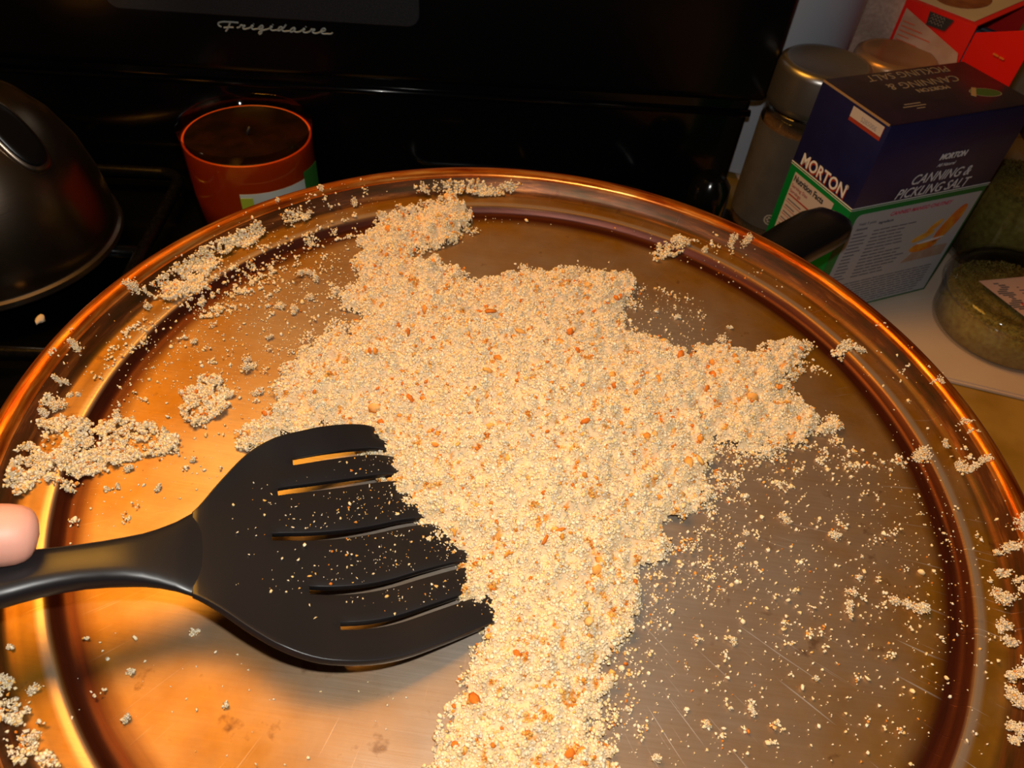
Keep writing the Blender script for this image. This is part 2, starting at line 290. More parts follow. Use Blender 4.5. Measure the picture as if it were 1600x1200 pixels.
# ------------------------------------------------------------------ tray metal (polar coordinates: brushed grain, scratches, burnt-on patina)
def pan_material(name, rim=False):
    m = mat(name, (0.4, 0.38, 0.36), 0.40, 0.62)
    t = NT(m)
    tc = t.n('ShaderNodeTexCoord').outputs['Object']
    sep = t.n('ShaderNodeSeparateXYZ'); t.l(tc, sep.inputs[0])
    x, y = sep.outputs[0], sep.outputs[1]
    r = t.math('SQRT', t.math('ADD', t.math('MULTIPLY', x, x), t.math('MULTIPLY', y, y)))
    ang = t.math('ARCTAN2', y, x)
    # coordinates that follow the circumference
    cmb = t.n('ShaderNodeCombineXYZ')
    t.l(t.math('MULTIPLY', t.math('COSINE', ang), 0.6), cmb.inputs[0])
    t.l(t.math('MULTIPLY', t.math('SINE', ang), 0.6), cmb.inputs[1])
    t.l(t.math('MULTIPLY', r, 60.0), cmb.inputs[2])
    streak = t.noise(cmb.outputs[0], 7.0, 5, 0.65)          # long circular streaks
    blotch = t.noise(tc, 16.0, 5, 0.6)
    fine = t.noise(tc, 95.0, 4, 0.6)
    if rim:
        f = t.math('ADD', t.math('MULTIPLY', streak, 0.65), t.math('MULTIPLY', blotch, 0.35))
        c = t.ramp(f, [(0.30, (0.05, 0.008, 0.002)), (0.42, (0.28, 0.045, 0.004)), (0.52, (0.56, 0.15, 0.012)), (0.64, (0.75, 0.42, 0.12))])
        t.l(c, t.b.inputs['Base Color'])
        t.b.inputs['Roughness'].default_value = 0.29
        t.b.inputs['Metallic'].default_value = 0.75
        t.bump(streak, 0.25, 0.0006)
        return m
    # worn-in straight brushed grain and knife scratches fanning over the floor of the pan
    mp = t.n('ShaderNodeMapping'); mp.inputs['Rotation'].default_value = (0, 0, math.radians(20)); mp.inputs['Scale'].default_value = (22, 900, 1)
    t.l(tc, mp.inputs[0]); grain = t.noise(mp.outputs[0], 1.0, 3, 0.6)
    off = t.n('ShaderNodeVectorMath', operation='SUBTRACT'); t.l(tc, off.inputs[0]); off.inputs[1].default_value = (-0.02, 0.0, 0)
    sp = t.n('ShaderNodeSeparateXYZ'); t.l(off.outputs[0], sp.inputs[0])
    a2 = t.math('ARCTAN2', sp.outputs[1], sp.outputs[0])
    r2 = t.math('SQRT', t.math('ADD', t.math('MULTIPLY', sp.outputs[0], sp.outputs[0]), t.math('MULTIPLY', sp.outputs[1], sp.outputs[1])))
    c2 = t.n('ShaderNodeCombineXYZ'); t.l(t.math('MULTIPLY', a2, 55.0), c2.inputs[0]); t.l(t.math('MULTIPLY', r2, 8.0), c2.inputs[1])
    scr = t.noise(c2.outputs[0], 2.2, 2, 0.7)
    scratch = t.math('SMOOTH_MIN', t.math('MULTIPLY', t.math('SUBTRACT', scr, 0.655, clamp=True), 14.0), 1.0, 0.1)
    fan = t.math('ADD', t.math('MULTIPLY', t.math('SUBTRACT', 1.0, t.math('MULTIPLY', t.math('ABSOLUTE', t.math('ADD', a2, 0.62)), 1.25), clamp=True), 1.0), 0.18, clamp=True)
    scratch = t.math('MULTIPLY', scratch, fan)
    # patina grows outwards and sits in blotches
    g = t.math('MULTIPLY', t.math('SUBTRACT', r, 0.055), 8.5, clamp=True)
    pat = t.math('ADD', t.math('MULTIPLY', g, 0.88), t.math('MULTIPLY', t.math('SUBTRACT', blotch, 0.45), 1.3), clamp=True)
    clean = t.mix(grain, (0.31, 0.265, 0.22), (0.50, 0.44, 0.375))
    brown = t.mix(fine, (0.20, 0.080, 0.005), (0.38, 0.175, 0.013))
    base = t.mix(pat, clean, brown)
    spots = t.math('MULTIPLY', t.math('SUBTRACT', fine, 0.64, clamp=True), 9.0, clamp=True)
    base = t.mix(t.math('MULTIPLY', spots, g), base, (0.09, 0.03, 0.01))
    base = t.mix(t.math('MULTIPLY', scratch, 0.6, clamp=True), base, (0.80, 0.76, 0.72))
    # burnt crust: at the foot of the step (r about .174) and on the inner side of the rim
    rr = t.math('DIVIDE', r, 0.205)
    wob = t.math('MULTIPLY', t.math('SUBTRACT', t.noise(cmb.outputs[0], 3.0, 3, 0.5), 0.5), 0.02)
    rw = t.math('ADD', rr, wob)
    stp = t.ramp(rw, [(0.805, (0, 0, 0)), (0.836, (1, 1, 1)), (0.869, (1, 1, 1)), (0.8745, (0, 0, 0))])
    stp = t.math('MULTIPLY', stp, t.math('LESS_THAN', rr, 0.871))
    ridge = t.ramp(rr, [(0.870, (0, 0, 0)), (0.874, (1, 1, 1)), (0.882, (1, 1, 1)), (0.889, (0, 0, 0))])
    rmn = t.ramp(rw, [(0.915, (0, 0, 0)), (0.935, (1, 1, 1))])
    burnt = t.mix(streak, (0.006, 0.002, 0.001), (0.13, 0.020, 0.003))
    base = t.mix(stp, base, burnt)
    base = t.mix(t.math('MULTIPLY', rmn, 0.85), base, t.ramp(streak, [(0.38, (0.012, 0.003, 0.001)), (0.55, (0.09, 0.016, 0.003)), (0.7, (0.36, 0.11, 0.02))]))
    base = t.mix(t.math('MULTIPLY', ridge, 0.45), base, (0.60, 0.50, 0.40))
    t.l(base, t.b.inputs['Base Color'])
    ro = t.math('ADD', t.math('MULTIPLY', pat, 0.08), 0.33)
    ro = t.math('SUBTRACT', ro, t.math('MULTIPLY', scratch, 0.05))
    ro = t.math('SUBTRACT', ro, t.math('MULTIPLY', ridge, 0.12))
    t.l(ro, t.b.inputs['Roughness'])
    h = t.math('ADD', t.math('MULTIPLY', grain, 0.35), t.math('ADD', t.math('MULTIPLY', scratch, 1.0), t.math('MULTIPLY', blotch, 0.6)))
    t.bump(h, 0.16, 0.0006)
    return m

pan_metal = pan_material('worn_aluminium')
rim_metal = pan_material('burnt_rim_metal', True)

# ------------------------------------------------------------------ setting
box('floor', -1.6, 1.6, -1.4, 1.05, -0.93, -0.91, floor_mat)['kind'] = 'structure'
box('wall_back', -1.6, 1.6, 1.0, 1.05, -0.91, 1.5, wall_paint)['kind'] = 'structure'

ct = empty('countertop', (0.79, 0.45, -0.91))
tag(ct, 'tan mottled laminate countertop to the right of the stove', 'countertop')
box('work_surface', 0.285 - 0.79, 0.81, -0.45, 0.55, 0.866, 0.905, counter_mat, ct, 0.003)
box('cabinet', 0.29 - 0.79, 0.80, -0.43, 0.55, 0.0, 0.866, wall_paint, ct, 0.003)

# white board the groceries stand on: front edge runs (.404,.421)-(.464,.402)
bd = Vector((0.953, -0.302, 0)); bn = Vector((0.302, 0.953, 0))
bm = bmesh.new()
def prism(bm, pts, z0, z1):
    a = [bm.verts.new((p[0], p[1], z0)) for p in pts]; b = [bm.verts.new((p[0], p[1], z1)) for p in pts]
    bm.faces.new(a[::-1]); bm.faces.new(b)
    for i in range(len(pts)):
        j = (i + 1) % len(pts); bm.faces.new((a[i], a[j], b[j], b[i]))
prism(bm, [(0.300, 0.454), (0.80, 0.296), (0.94, 0.86), (0.300, 0.86)], -0.005, 0.0)
bmesh.ops.bevel(bm, geom=list(bm.edges), offset=0.0015, segments=2, affect='EDGES')
tag(sharp(obj_bm('cutting_board', bm, board_mat)), 'thin white board under the groceries beside the stove', 'board')

# ------------------------------------------------------------------ stove
st = empty('stove', (-0.13, 0.33, -0.91))
tag(st, 'black enamel kitchen stove with script lettering on its back panel', 'stove')
SO = Vector((-0.13, 0.33, -0.91))
def sbox(name, x0, x1, y0, y1, z0, z1, m, bevel=0.003, seg=3):
    return box(name, x0 - SO.x, x1 - SO.x, y0 - SO.y, y1 - SO.y, z0 - SO.z, z1 - SO.z, m, st, bevel, seg)
sbox('oven_body', -0.54, 0.272, -0.01, 0.70, -0.91, -0.025, black_enamel, 0.004)
sbox('cooktop', -0.548, 0.276, -0.02, 0.664, -0.025, 0.004, black_enamel, 0.008, 4)
sbox('back_panel', -0.535, 0.262, 0.66, 0.70, 0.0, 0.13, black_enamel, 0.006, 3)
sbox('control_console', -0.545, 0.272, 0.648, 0.71, 0.121, 0.36, black_console, 0.009, 4)
tr = tube('trim_ridge', [(-0.535 - SO.x, 0.659 - SO.y, 0.110 - SO.z), (0.262 - SO.x, 0.659 - SO.y, 0.107 - SO.z)], 0.0035, black_enamel, st, 16)
tag(tr, 'thin glossy black ridge')
# display plate with rounded lower corners
bm = bmesh.new()
x0, x1, z0, z1, rr_ = -0.30, -0.046, 0.172, 0.30, 0.010
pts = []
for cx, cz, a0 in ((x1 - rr_, z0 + rr_, -90), (x1 - rr_, z1 - rr_, 0), (x0 + rr_, z1 - rr_, 90), (x0 + rr_, z0 + rr_, 180)):
    for k in range(7):
        a = math.radians(a0 + 15 * k); pts.append((cx + rr_ * math.cos(a), cz + rr_ * math.sin(a)))
f = [bm.verts.new((p[0] - SO.x, 0.6445 - SO.y, p[1] - SO.z)) for p in pts]
b = [bm.verts.new((p[0] - SO.x, 0.6482 - SO.y, p[1] - SO.z)) for p in pts]
bm.faces.new(f)
for i in range(len(pts)):
    j = (i + 1) % len(pts); bm.faces.new((f[i], b[i], b[j], f[j]))
dp = obj_bm('display_plate', bm, display_mat, st, False); bev(dp, 0.0008, 2)
tag(dp, 'dark grey rounded display plate')
# the script wordmark as one printed lettering part
cu = bpy.data.curves.new('script', 'CURVE'); cu.dimensions = '3D'; cu.bevel_depth = 0.00075; cu.bevel_resolution = 2; cu.resolution_u = 4
for s in LOGO:
    sp = cu.splines.new('BEZIER'); sp.bezier_points.add(len(s) - 1)
    for bp, (x, z) in zip(sp.bezier_points, s):
        # wordmark was measured on the plane y=.66; the console stands at y=.648
        k = 0.648 / 0.66
        bp.co = (x * k - SO.x, 0.6478 - SO.y, (0.42 + (z - 0.42) * k) - SO.z)
        bp.handle_left_type = bp.handle_right_type = 'AUTO'
tmp = bpy.data.objects.new('tmp', cu); COL.objects.link(tmp)
dg = bpy.context.evaluated_depsgraph_get(); dg.update()
me = bpy.data.meshes.new_from_object(tmp.evaluated_get(dg)); bpy.data.objects.remove(tmp)
me.materials.clear(); me.materials.append(logo_mat); me.name = 'lettering'
tag(link(bpy.data.objects.new('lettering', me), st), 'silver script wordmark')

# burner grates: lift-off cast iron frames standing on the cooktop
def burner_grate(cx, cy, label, w=0.235, d=0.25):
    g = empty('burner_grate', (cx, cy, 0.004)); tag(g, label, 'grate', 'burner grates on the cooktop')
    H = 0.026; r = 0.0055
    c = 0.02
    ring = []
    for sx, sy, a0 in ((1, -1, -90), (1, 1, 0), (-1, 1, 90), (-1, -1, 180)):
        for k in range(5):
            a = math.radians(a0 + 22.5 * k); ring.append((sx * (w / 2 - c) + c * math.cos(a), sy * (d / 2 - c) + c * math.sin(a), H - r))
    ring.append(ring[0])
    tube('frame', ring, r, black_iron, g, 10, False)
    for sx in (-1, 1):
        for sy in (-1, 1):
            tube('foot', [(sx * (w / 2 - 0.006), sy * (d / 2 - 0.006), 0.0), (sx * (w / 2 - 0.004), sy * (d / 2 - 0.004), H - r)], [0.005, 0.0065], black_iron, g, 10)
    for k in range(4):
        a = PI / 2 * k
        ex, ey = math.cos(a) * w / 2, math.sin(a) * d / 2
        tube('finger', [(ex, ey, H - r), (ex * 0.3, ey * 0.3, H - r), (ex * 0.18, ey * 0.18, H - r - 0.002)], [r, r, r * 0.7], black_iron, g, 10)
    return g
burner_grate(-0.392, 0.515, 'black cast grate holding the steel kettle')
burner_grate(0.06, 0.525, 'black cast grate behind the round pan, at the back right of the cooktop')
burner_grate(0.03, 0.245, 'black cast grate holding the saucepan under the round pan')
burner_grate(-0.37, 0.20, 'black cast grate at the front left, beside the round pan')
# rounded glossy knob of black enamel standing at the back right corner of the cooktop
kb = lathe('corner_cap', [(0, 0.0), (0.017, 0.0), (0.019, 0.004), (0.018, 0.010), (0.0185, 0.022), (0.0195, 0.050), (0.018, 0.064), (0.012, 0.072), (0, 0.0745)], black_enamel, st, n=40)
kb.location = (0.222 - SO.x, 0.596 - SO.y, 0.004 - SO.z)
tag(kb, 'glossy black rounded corner cap')
# one stray crumb fallen on the grate beside the kettle
def chunk(name, r, m, seed, flat=0.7):
    rs = np.random.default_rng(seed); bm = bmesh.new(); bmesh.ops.create_icosphere(bm, subdivisions=2, radius=r)
    for v in bm.verts: v.co = v.co * (1 + rs.normal(0, 0.16)); v.co.z *= flat
    return obj_bm(name, bm, m)

# ------------------------------------------------------------------ kettle
steel = mat('brushed_steel', (0.38, 0.30, 0.22), 0.27, 1.0); t = NT(steel)
tc = t.n('ShaderNodeTexCoord').outputs['Object']; mp = t.n('ShaderNodeMapping'); mp.inputs['Scale'].default_value = (30, 30, 900); t.l(tc, mp.inputs[0])
t.bump(t.noise(mp.outputs[0], 1.0, 3), 0.06, 0.0005)
kt = empty('kettle', (-0.392, 0.515, 0.030))
tag(kt, 'brushed steel domed kettle with black handle at the left of the stove', 'kettle')
lathe('kettle_body', [(0, 0.002), (0.088, 0.002), (0.096, 0.005), (0.0975, 0.010), (0.0965, 0.022), (0.094, 0.045), (0.088, 0.070), (0.078, 0.092), (0.064, 0.110), (0.048, 0.122), (0.034, 0.128), (0.030, 0.129)], steel, kt)
lathe('base_ring', [(0.080, 0.0), (0.097, 0.0), (0.1, 0.003), (0.0995, 0.007), (0.097, 0.009), (0.090, 0.008)], chrome_edge, kt)
lathe('kettle_lid', [(0.031, 0.128), (0.033, 0.131), (0.028, 0.136), (0.012, 0.140), (0, 0.1405)], steel, kt)
lathe('lid_knob', [(0, 0.139), (0.006, 0.140), (0.006, 0.148), (0.013, 0.153), (0.014, 0.160), (0.009, 0.166), (0, 0.167)], phenolic, kt, 32)
# spout with black collar facing the cook's left front
d = Vector((-0.35, -0.94, 0)).normalized()
tube('spout', [Vector((0, 0, 0.060)) + d * 0.080, Vector((0, 0, 0.075)) + d * 0.104, Vector((0, 0, 0.100)) + d * 0.122], [0.021, 0.017, 0.013], steel, kt, 24)
hp = []
for k in range(13):
    a = PI * k / 12
    hp.append(Vector((0.30, -0.95, 0)).normalized() * (0.068 * math.cos(a)) + Vector((0, 0, 0.106 + 0.085 * math.sin(a))))
tube('handle', hp, [0.007] + [0.0105] * 11 + [0.007], phenolic, kt, 16)
hb = Vector((0.30, -0.95, 0)).normalized()
for sgn in (1, -1):
    lathe('handle_bracket', [(0, 0.0), (0.016, 0.0), (0.0175, 0.004), (0.015, 0.012), (0, 0.014)], chrome_edge, kt, 32, center=(hb.x * 0.068 * sgn, hb.y * 0.068 * sgn)).location.z = 0.098

# dark rounded handle mount with a bright steel lip, on the side facing the cook
mt_ = Matrix.Translation((0.0655, -0.0165, 0.1065)) @ Vector((0.80, -0.22, 0.56)).to_track_quat('Z', 'Y').to_matrix().to_4x4()
for nm, k_, m_, z_ in (('handle_lip', 1.0, chrome_edge, -0.003), ('handle_mount', 0.86, phenolic, -0.0015)):
    bm = bmesh.new(); rg = []
    for zz, ss in ((0, 1.0), (0.003, 1.0), (0.0048, 0.9), (0.0052, 0.6)):
        rg.append([bm.verts.new(mt_ @ Vector((0.0155 * k_ * ss * math.copysign(abs(math.cos(a)) ** 0.8, math.cos(a)), 0.030 * k_ * ss * math.copysign(abs(math.sin(a)) ** 0.8, math.sin(a)), zz + z_))) for a in [2 * PI * q / 32 for q in range(32)]])
    for A, B in zip(rg[:-1], rg[1:]):
        for q in range(32): bm.faces.new((A[q], A[(q + 1) % 32], B[(q + 1) % 32], B[q]))
    bm.faces.new(rg[0]); bm.faces.new(rg[-1])
    obj_bm(nm, bm, m_, kt)

# ------------------------------------------------------------------ candle jar
wax = mat('orange_wax', (0.98, 0.13, 0.012), 0.38, Subsurface_Weight=0.25, Subsurface_Radius=(0.01, 0.003, 0.001), Subsurface_Scale=0.5)
smoked = thin_glass('amber_glass', (0.82, 0.74, 0.66), 0.04, 1.4)
cj = empty('candle_jar', (-0.1935, 0.600, 0.0042))
tag(cj, 'glass jar candle with orange wax standing behind the round pan', 'candle')
kc_ = 1.06
lathe('glass_jar', [(r_ * kc_, z_) for r_, z_ in [(0, 0), (0.046, 0), (0.050, 0.002), (0.052, 0.008), (0.0535, 0.04), (0.0545, 0.095), (0.0538, 0.097), (0.0522, 0.096), (0.0512, 0.04), (0.049, 0.010), (0.046, 0.0065), (0, 0.006)]], smoked, cj, 80, ang=60)
lathe('wax', [(r_ * kc_, z_) for r_, z_ in [(0, 0.0068), (0.0455, 0.0070), (0.0485, 0.012), (0.0507, 0.04), (0.0510, 0.0865), (0.0500, 0.0872), (0.0490, 0.0862), (0, 0.0855)]], wax, cj, 80)
tag(lathe('dark_wax_top', [(r_ * kc_, z_) for r_, z_ in [(0, 0.0857), (0.0488, 0.0864), (0.0492, 0.0868), (0.0488, 0.0872), (0, 0.0866)]], mottled('dark_wax', (0.006, 0.002, 0.001), (0.018, 0.005, 0.001), 60, 0.3), cj, 64), 'dark wax surface')  # near-black disc over the wax surface, inside a narrow orange edge
tube('wick', [(0.0, 0.0, 0.086), (0.001, 0, 0.090), (0.003, 0.001, 0.0935)], 0.0011, print_black, cj, 8)
def arc_patch(name, r, a0, a1, z0, z1, m, parent, n=24, c=(0, 0)):
    bm = bmesh.new(); A = []
    for k in range(n + 1):
        a = math.radians(a0 + (a1 - a0) * k / n)
        A.append([bm.verts.new((c[0] + r_ * math.cos(a), c[1] + r_ * math.sin(a), z)) for r_ in (r, r + 0.0003) for z in (z0, z1)])
    for p, q in zip(A[:-1], A[1:]):
        bm.faces.new((p[2], q[2], q[3], p[3])); bm.faces.new((p[0], p[1], q[1], q[0])); bm.faces.new((p[1], p[3], q[3], q[1])); bm.faces.new((p[0], q[0], q[2], p[2]))
    bm.faces.new((A[0][0], A[0][2], A[0][3], A[0][1])); bm.faces.new((A[-1][0], A[-1][1], A[-1][3], A[-1][2]))
    return sharp(obj_bm(name, bm, m, parent))
candle_paper = mottled('candle_label_paper', (0.70, 0.72, 0.66), (0.62, 0.66, 0.55), 30, 0.6)
arc_patch('label', 0.0579, -88, -8, 0.012, 0.0635, candle_paper, cj)
arc_patch('label_stripe', 0.0583, -88, -78, 0.014, 0.060, mat('lime_print', (0.45, 0.55, 0.03), 0.6), cj, 6)
arc_patch('label_leaf', 0.0583, -30, -9, 0.020, 0.070, mat('leaf_print', (0.03, 0.17, 0.02), 0.6), cj, 8)

# ------------------------------------------------------------------ saucepan that carries the round pan
sc_ = empty('saucepan', (0.03, 0.275, 0.0302))
tag(sc_, 'black handled saucepan under the round pan, its handle pointing at the salt box', 'saucepan')
lathe('pan_body', [(0, 0), (0.108, 0), (0.116, 0.004), (0.118, 0.012), (0.119, 0.1385), (0.1205, 0.1405), (0.119, 0.142), (0.1175, 0.1405), (0.1165, 0.012), (0, 0.006)], mat('dark_steel', (0.12, 0.11, 0.10), 0.35, 1.0), sc_)
# long handle: flattened, rising slightly, rounded end
def flat_bar(name, secs, m, parent, n=20):
    """secs: (centre, half width, half height, side direction)"""
    bm = bmesh.new(); rings = []
    for c, w, h, sd in secs:
        c = Vector(c); sd = Vector(sd).normalized(); up = Vector((0, 0, 1))
        rings.append([bm.verts.new(c + sd * (w * math.copysign(abs(math.cos(a)) ** 0.75, math.cos(a))) + up * (h * math.copysign(abs(math.sin(a)) ** 0.75, math.sin(a)))) for a in [2 * PI * k / n for k in range(n)]])
    for A, B in zip(rings[:-1], rings[1:]):
        for k in range(n): bm.faces.new((A[k], A[(k + 1) % n], B[(k + 1) % n], B[k]))
    bm.faces.new(rings[0]); bm.faces.new(rings[-1])
    return obj_bm(name, bm, m, parent)
hd = Vector((0.815, 0.58, 0)).normalized(); hn = Vector((-hd.y, hd.x, 0))
flat_bar('handle', [(hd * 0.150 + Vector((0, 0, 0.092)), 0.009, 0.007, hn), (hd * 0.165 + Vector((0, 0, 0.095)), 0.013, 0.009, hn),
    (hd * 0.195 + Vector((0, 0, 0.100)), 0.0155, 0.0105, hn), (hd * 0.235 + Vector((0, 0, 0.104)), 0.0175, 0.0115, hn), (hd * 0.262 + Vector((0, 0, 0.105)), 0.0180, 0.0115, hn),
    (hd * 0.278 + Vector((0, 0, 0.104)), 0.0165, 0.0105, hn), (hd * 0.288 + Vector((0, 0, 0.102)), 0.012, 0.008, hn), (hd * 0.292 + Vector((0, 0, 0.101)), 0.006, 0.004, hn)], phenolic, sc_, 24)
tag(flat_bar('handle_bracket', [(hd * 0.117 + Vector((0, 0, 0.085)), 0.014, 0.003, hn), (hd * 0.140 + Vector((0, 0, 0.086)), 0.010, 0.003, hn),
    (hd * 0.170 + Vector((0, 0, 0.090)), 0.008, 0.005, hn), (hd * 0.225 + Vector((0, 0, 0.0945)), 0.006, 0.003, hn)], rim_metal, sc_, 12), 'steel bracket with its warm reflection coloured in orange')  # orange rim metal here stands in for warm light mirrored by plain steel

# ------------------------------------------------------------------ the round pan
TRAY_M = Matrix.Translation(Vector(TRAY_POS)) @ Matrix(TRAY_ROT).to_4x4()
pz = empty('pizza_pan', mat=TRAY_M)
tag(pz, 'big round metal pan with burnt orange rim, covered in breadcrumbs', 'pan')
K = 0.205
def wobz(r, a): return 0.0007 * math.sin(2 * a + 0.6) * (r / K) ** 4
lathe('pan_plate', [(0, -0.0135), (0.05, -0.0135), (0.10, -0.0135), (0.15, -0.0135), (0.1735, -0.0135), (0.1755, -0.0131), (0.1765, -0.0120), (0.1778, -0.0098), (0.1788, -0.0091), (0.1802, -0.0089),
    (0.186, -0.0093), (0.1895, -0.0095), (0.1915, -0.0089), (0.1935, -0.0065), (0.1955, -0.0025), (0.1962, -0.0010), (0.1962, -0.0022), (0.1948, -0.0060), (0.1920, -0.0105), (0.186, -0.0110), (0.1795, -0.0110), (0.1772, -0.0145), (0.174, -0.0153), (0, -0.0153)],
    pan_metal, pz, 256, wob=wobz, ang=60)
bead = []
for k in range(17):
    a = PI * (1.06 - 1.5 * k / 16)
    bead.append((0.2006 + 0.0046 * math.cos(a), -0.0016 + 0.0034 * math.sin(a)))
lathe('rolled_rim', bead + [(0.2000, -0.0048), (0.1955, -0.0036)], rim_metal, pz, 256, wob=wobz, ang=80)

def pan_z(x, y):
    """height of the pan surface in the pan's frame (metres), numpy arrays"""
    r = np.hypot(x, y)
    return np.interp(r, [0, 0.1735, 0.1755, 0.1778, 0.1802, 0.1895, 0.1915, 0.1935, 0.1962, 0.200, 0.205], [-0.0135, -0.0135, -0.0131, -0.0098, -0.0089, -0.0095, -0.0089, -0.0065, -0.001, 0.0018, -0.001])

# ------------------------------------------------------------------ breadcrumbs
def crumb_material(name):
    m = mat(name, (0.8, 0.6, 0.35), 0.85); t = NT(m)
    a = t.n('ShaderNodeAttribute', attribute_name='crumb_colour')
    tc = t.n('ShaderNodeTexCoord').outputs['Object']
    f = t.noise(tc, 2600, 2)
    c = t.mix(t.math('MULTIPLY', f, 0.30), a.outputs['Color'], (0.80, 0.62, 0.42), 'MULTIPLY')
    t.l(c, t.b.inputs['Base Color'])
    t.b.inputs['Specular IOR Level'].default_value = 0.15
    t.b.inputs['Subsurface Weight'].default_value = 0.7
    t.b.inputs['Subsurface Radius'].default_value = (1.0, 0.95, 0.85)
    t.b.inputs['Subsurface Scale'].default_value = 0.0011
    return m
crumb_mat = crumb_material('bread')

def pip(P, poly):
    x, y = P[:, 0], P[:, 1]; ins = np.zeros(len(P), bool); n = len(poly)
    for i in range(n):
        x0, y0 = poly[i]; x1, y1 = poly[(i + 1) % n]
        if y0 == y1: continue
        c = ((y0 > y) != (y1 > y)) & (x < (x1 - x0) * (y - y0) / (y1 - y0) + x0)
        ins ^= c
    return ins
def edge_dist(P, poly):
    d = np.full(len(P), 1e9); n = len(poly)
    for i in range(n):
        a = np.array(poly[i]); b = np.array(poly[(i + 1) % n]); ab = b - a
        L = ab @ ab
        if L == 0: continue
        t_ = np.clip(((P - a) @ ab) / L, 0, 1)
        d = np.minimum(d, np.hypot(*(P - a - t_[:, None] * ab).T))
    return d
def vnoise(P, cell, seed):
    """smooth value noise on mm coordinates, 0..1"""
    q = P / cell; i = np.floor(q).astype(int); f = q - i; f = f * f * (3 - 2 * f)
    tab = np.random.default_rng(seed).random((257, 257))
    g = lambda a, b: tab[(i[:, 0] + a) % 257, (i[:, 1] + b) % 257]
    return (g(0, 0) * (1 - f[:, 0]) + g(1, 0) * f[:, 0]) * (1 - f[:, 1]) + (g(0, 1) * (1 - f[:, 0]) + g(1, 1) * f[:, 0]) * f[:, 1]
def blobs(P, cell, rmin, rmax, seed):
    """height of a heap of round clumps: one jittered clump per cell, mm"""
    q = np.floor(P / cell).astype(int); g = np.random.default_rng(seed)
    jx, jy, jr, jh = g.random((4, 257, 257))
    best = np.zeros(len(P))
    for dx in (-1, 0, 1):
        for dy in (-1, 0, 1):
            a, b = (q[:, 0] + dx) % 257, (q[:, 1] + dy) % 257
            cx = (q[:, 0] + dx + jx[a, b]) * cell; cy = (q[:, 1] + dy + jy[a, b]) * cell
            R_ = rmin + (rmax - rmin) * jr[a, b] ** 1.5
            d2 = (P[:, 0] - cx) ** 2 + (P[:, 1] - cy) ** 2
            best = np.maximum(best, np.sqrt(np.maximum(R_ * R_ - d2, 0)) + jh[a, b] * 0.5 * (d2 < R_ * R_))
    return best
PILE_A = np.array(PILE, float)
def pile_height(P):
    """mm above the pan floor; <=0 outside. P in mm"""
    s = edge_dist(P, PILE_A) * np.where(pip(P, PILE_A), 1, -1)
    s = s + (vnoise(P, 7, 1) - 0.5) * 6 + (vnoise(P, 2.6, 2) - 0.5) * 4.5
    h = np.where(s > 0, 15 * (1 - np.exp(-np.maximum(s, 0) / 22)) + 2.2 * (1 - np.exp(-np.maximum(s, 0) / 1.6)), s)
    cen_ = np.exp(-((P[:, 0] - 5) ** 2 + (P[:, 1] + 5) ** 2) / (2 * 45 ** 2))
    h = np.where(s > 0, h * (0.55 + 0.6 * cen_) + (vnoise(P, 9, 3) - 0.5) * 4.5 * np.clip(s / 8, 0, 1) + (vnoise(P, 3.4, 4) - 0.5) * 2.0 * np.clip(s / 4, 0, 1), h)
    return h

def clumpy(P):
    return blobs(P, 4.6, 1.2, 3.9, 41) * 0.95 + blobs(P, 2.0, 0.5, 1.6, 42) * 0.7 - 1.1

bm = bmesh.new(); bmesh.ops.create_icosphere(bm, subdivisions=1, radius=1.0)
bm.verts.ensure_lookup_table()
ICO_V = np.array([v.co[:] for v in bm.verts]); ICO_F = np.array([[v.index for v in f.verts] for f in bm.faces]); bm.free()

CREAM = np.array([(0.93, 0.76, 0.49), (0.90, 0.71, 0.41), (0.95, 0.81, 0.57), (0.91, 0.66, 0.33)])
CRUST = np.array([(0.76, 0.30, 0.045), (0.66, 0.19, 0.02), (0.84, 0.42, 0.10), (0.88, 0.50, 0.17)])
def crumb_arrays(Pmm, r, crust_frac=0.05, crust=None, flat=None, rough=False):
    """lumpy little solids at Pmm (n,3) mm with radii r (n) mm -> V (metres), F, colours"""
    n = len(Pmm)
    q = rng.normal(size=(n, 4)); q /= np.linalg.norm(q, axis=1)[:, None]
    w, x, y, z = q.T
    Rm = np.stack([1 - 2 * (y * y + z * z), 2 * (x * y - z * w), 2 * (x * z + y * w), 2 * (x * y + z * w), 1 - 2 * (x * x + z * z), 2 * (y * z - x * w), 2 * (x * z - y * w), 2 * (y * z + x * w), 1 - 2 * (x * x + y * y)], 1).reshape(n, 3, 3)
    rad = rng.uniform(0.45, 1.5, (n, 12, 1)) if rough else rng.uniform(0.72, 1.22, (n, 12, 1))
    ax = rng.uniform(0.65, 1.3, (n, 1, 3))
    if flat is not None: ax[:, :, 2] = flat[:, None]
    v = ICO_V[None] * rad * ax
    v = np.einsum('nij,nkj->nki', Rm, v) * r[:, None, None] + Pmm[:, None, :]
    F = (ICO_F[None] + (np.arange(n) * 12)[:, None, None]).reshape(-1, 3)
    isc = (rng.random(n) < crust_frac) if crust is None else crust
    c = np.where(isc[:, None], CRUST[rng.integers(0, 4, n)], CREAM[rng.integers(0, 4, n)]) * rng.uniform(0.9, 1.1, (n, 1))
    c = np.repeat(c[:, None, :], 12, 1)
    return v.reshape(-1, 3) / 1000, F, c.reshape(-1, 3)
def crumb_object(name, parts, parent=None):
    V, F, Cc = [], [], []; o = 0
    for v, f, c in parts:
        V.append(v); F.append(f + o); Cc.append(c); o += len(v)
    ob = np_mesh(name, np.vstack(V), np.vstack(F), crumb_mat, parent, True, np.clip(np.vstack(Cc), 0, 1))
    ob.matrix_world = TRAY_M
    return ob

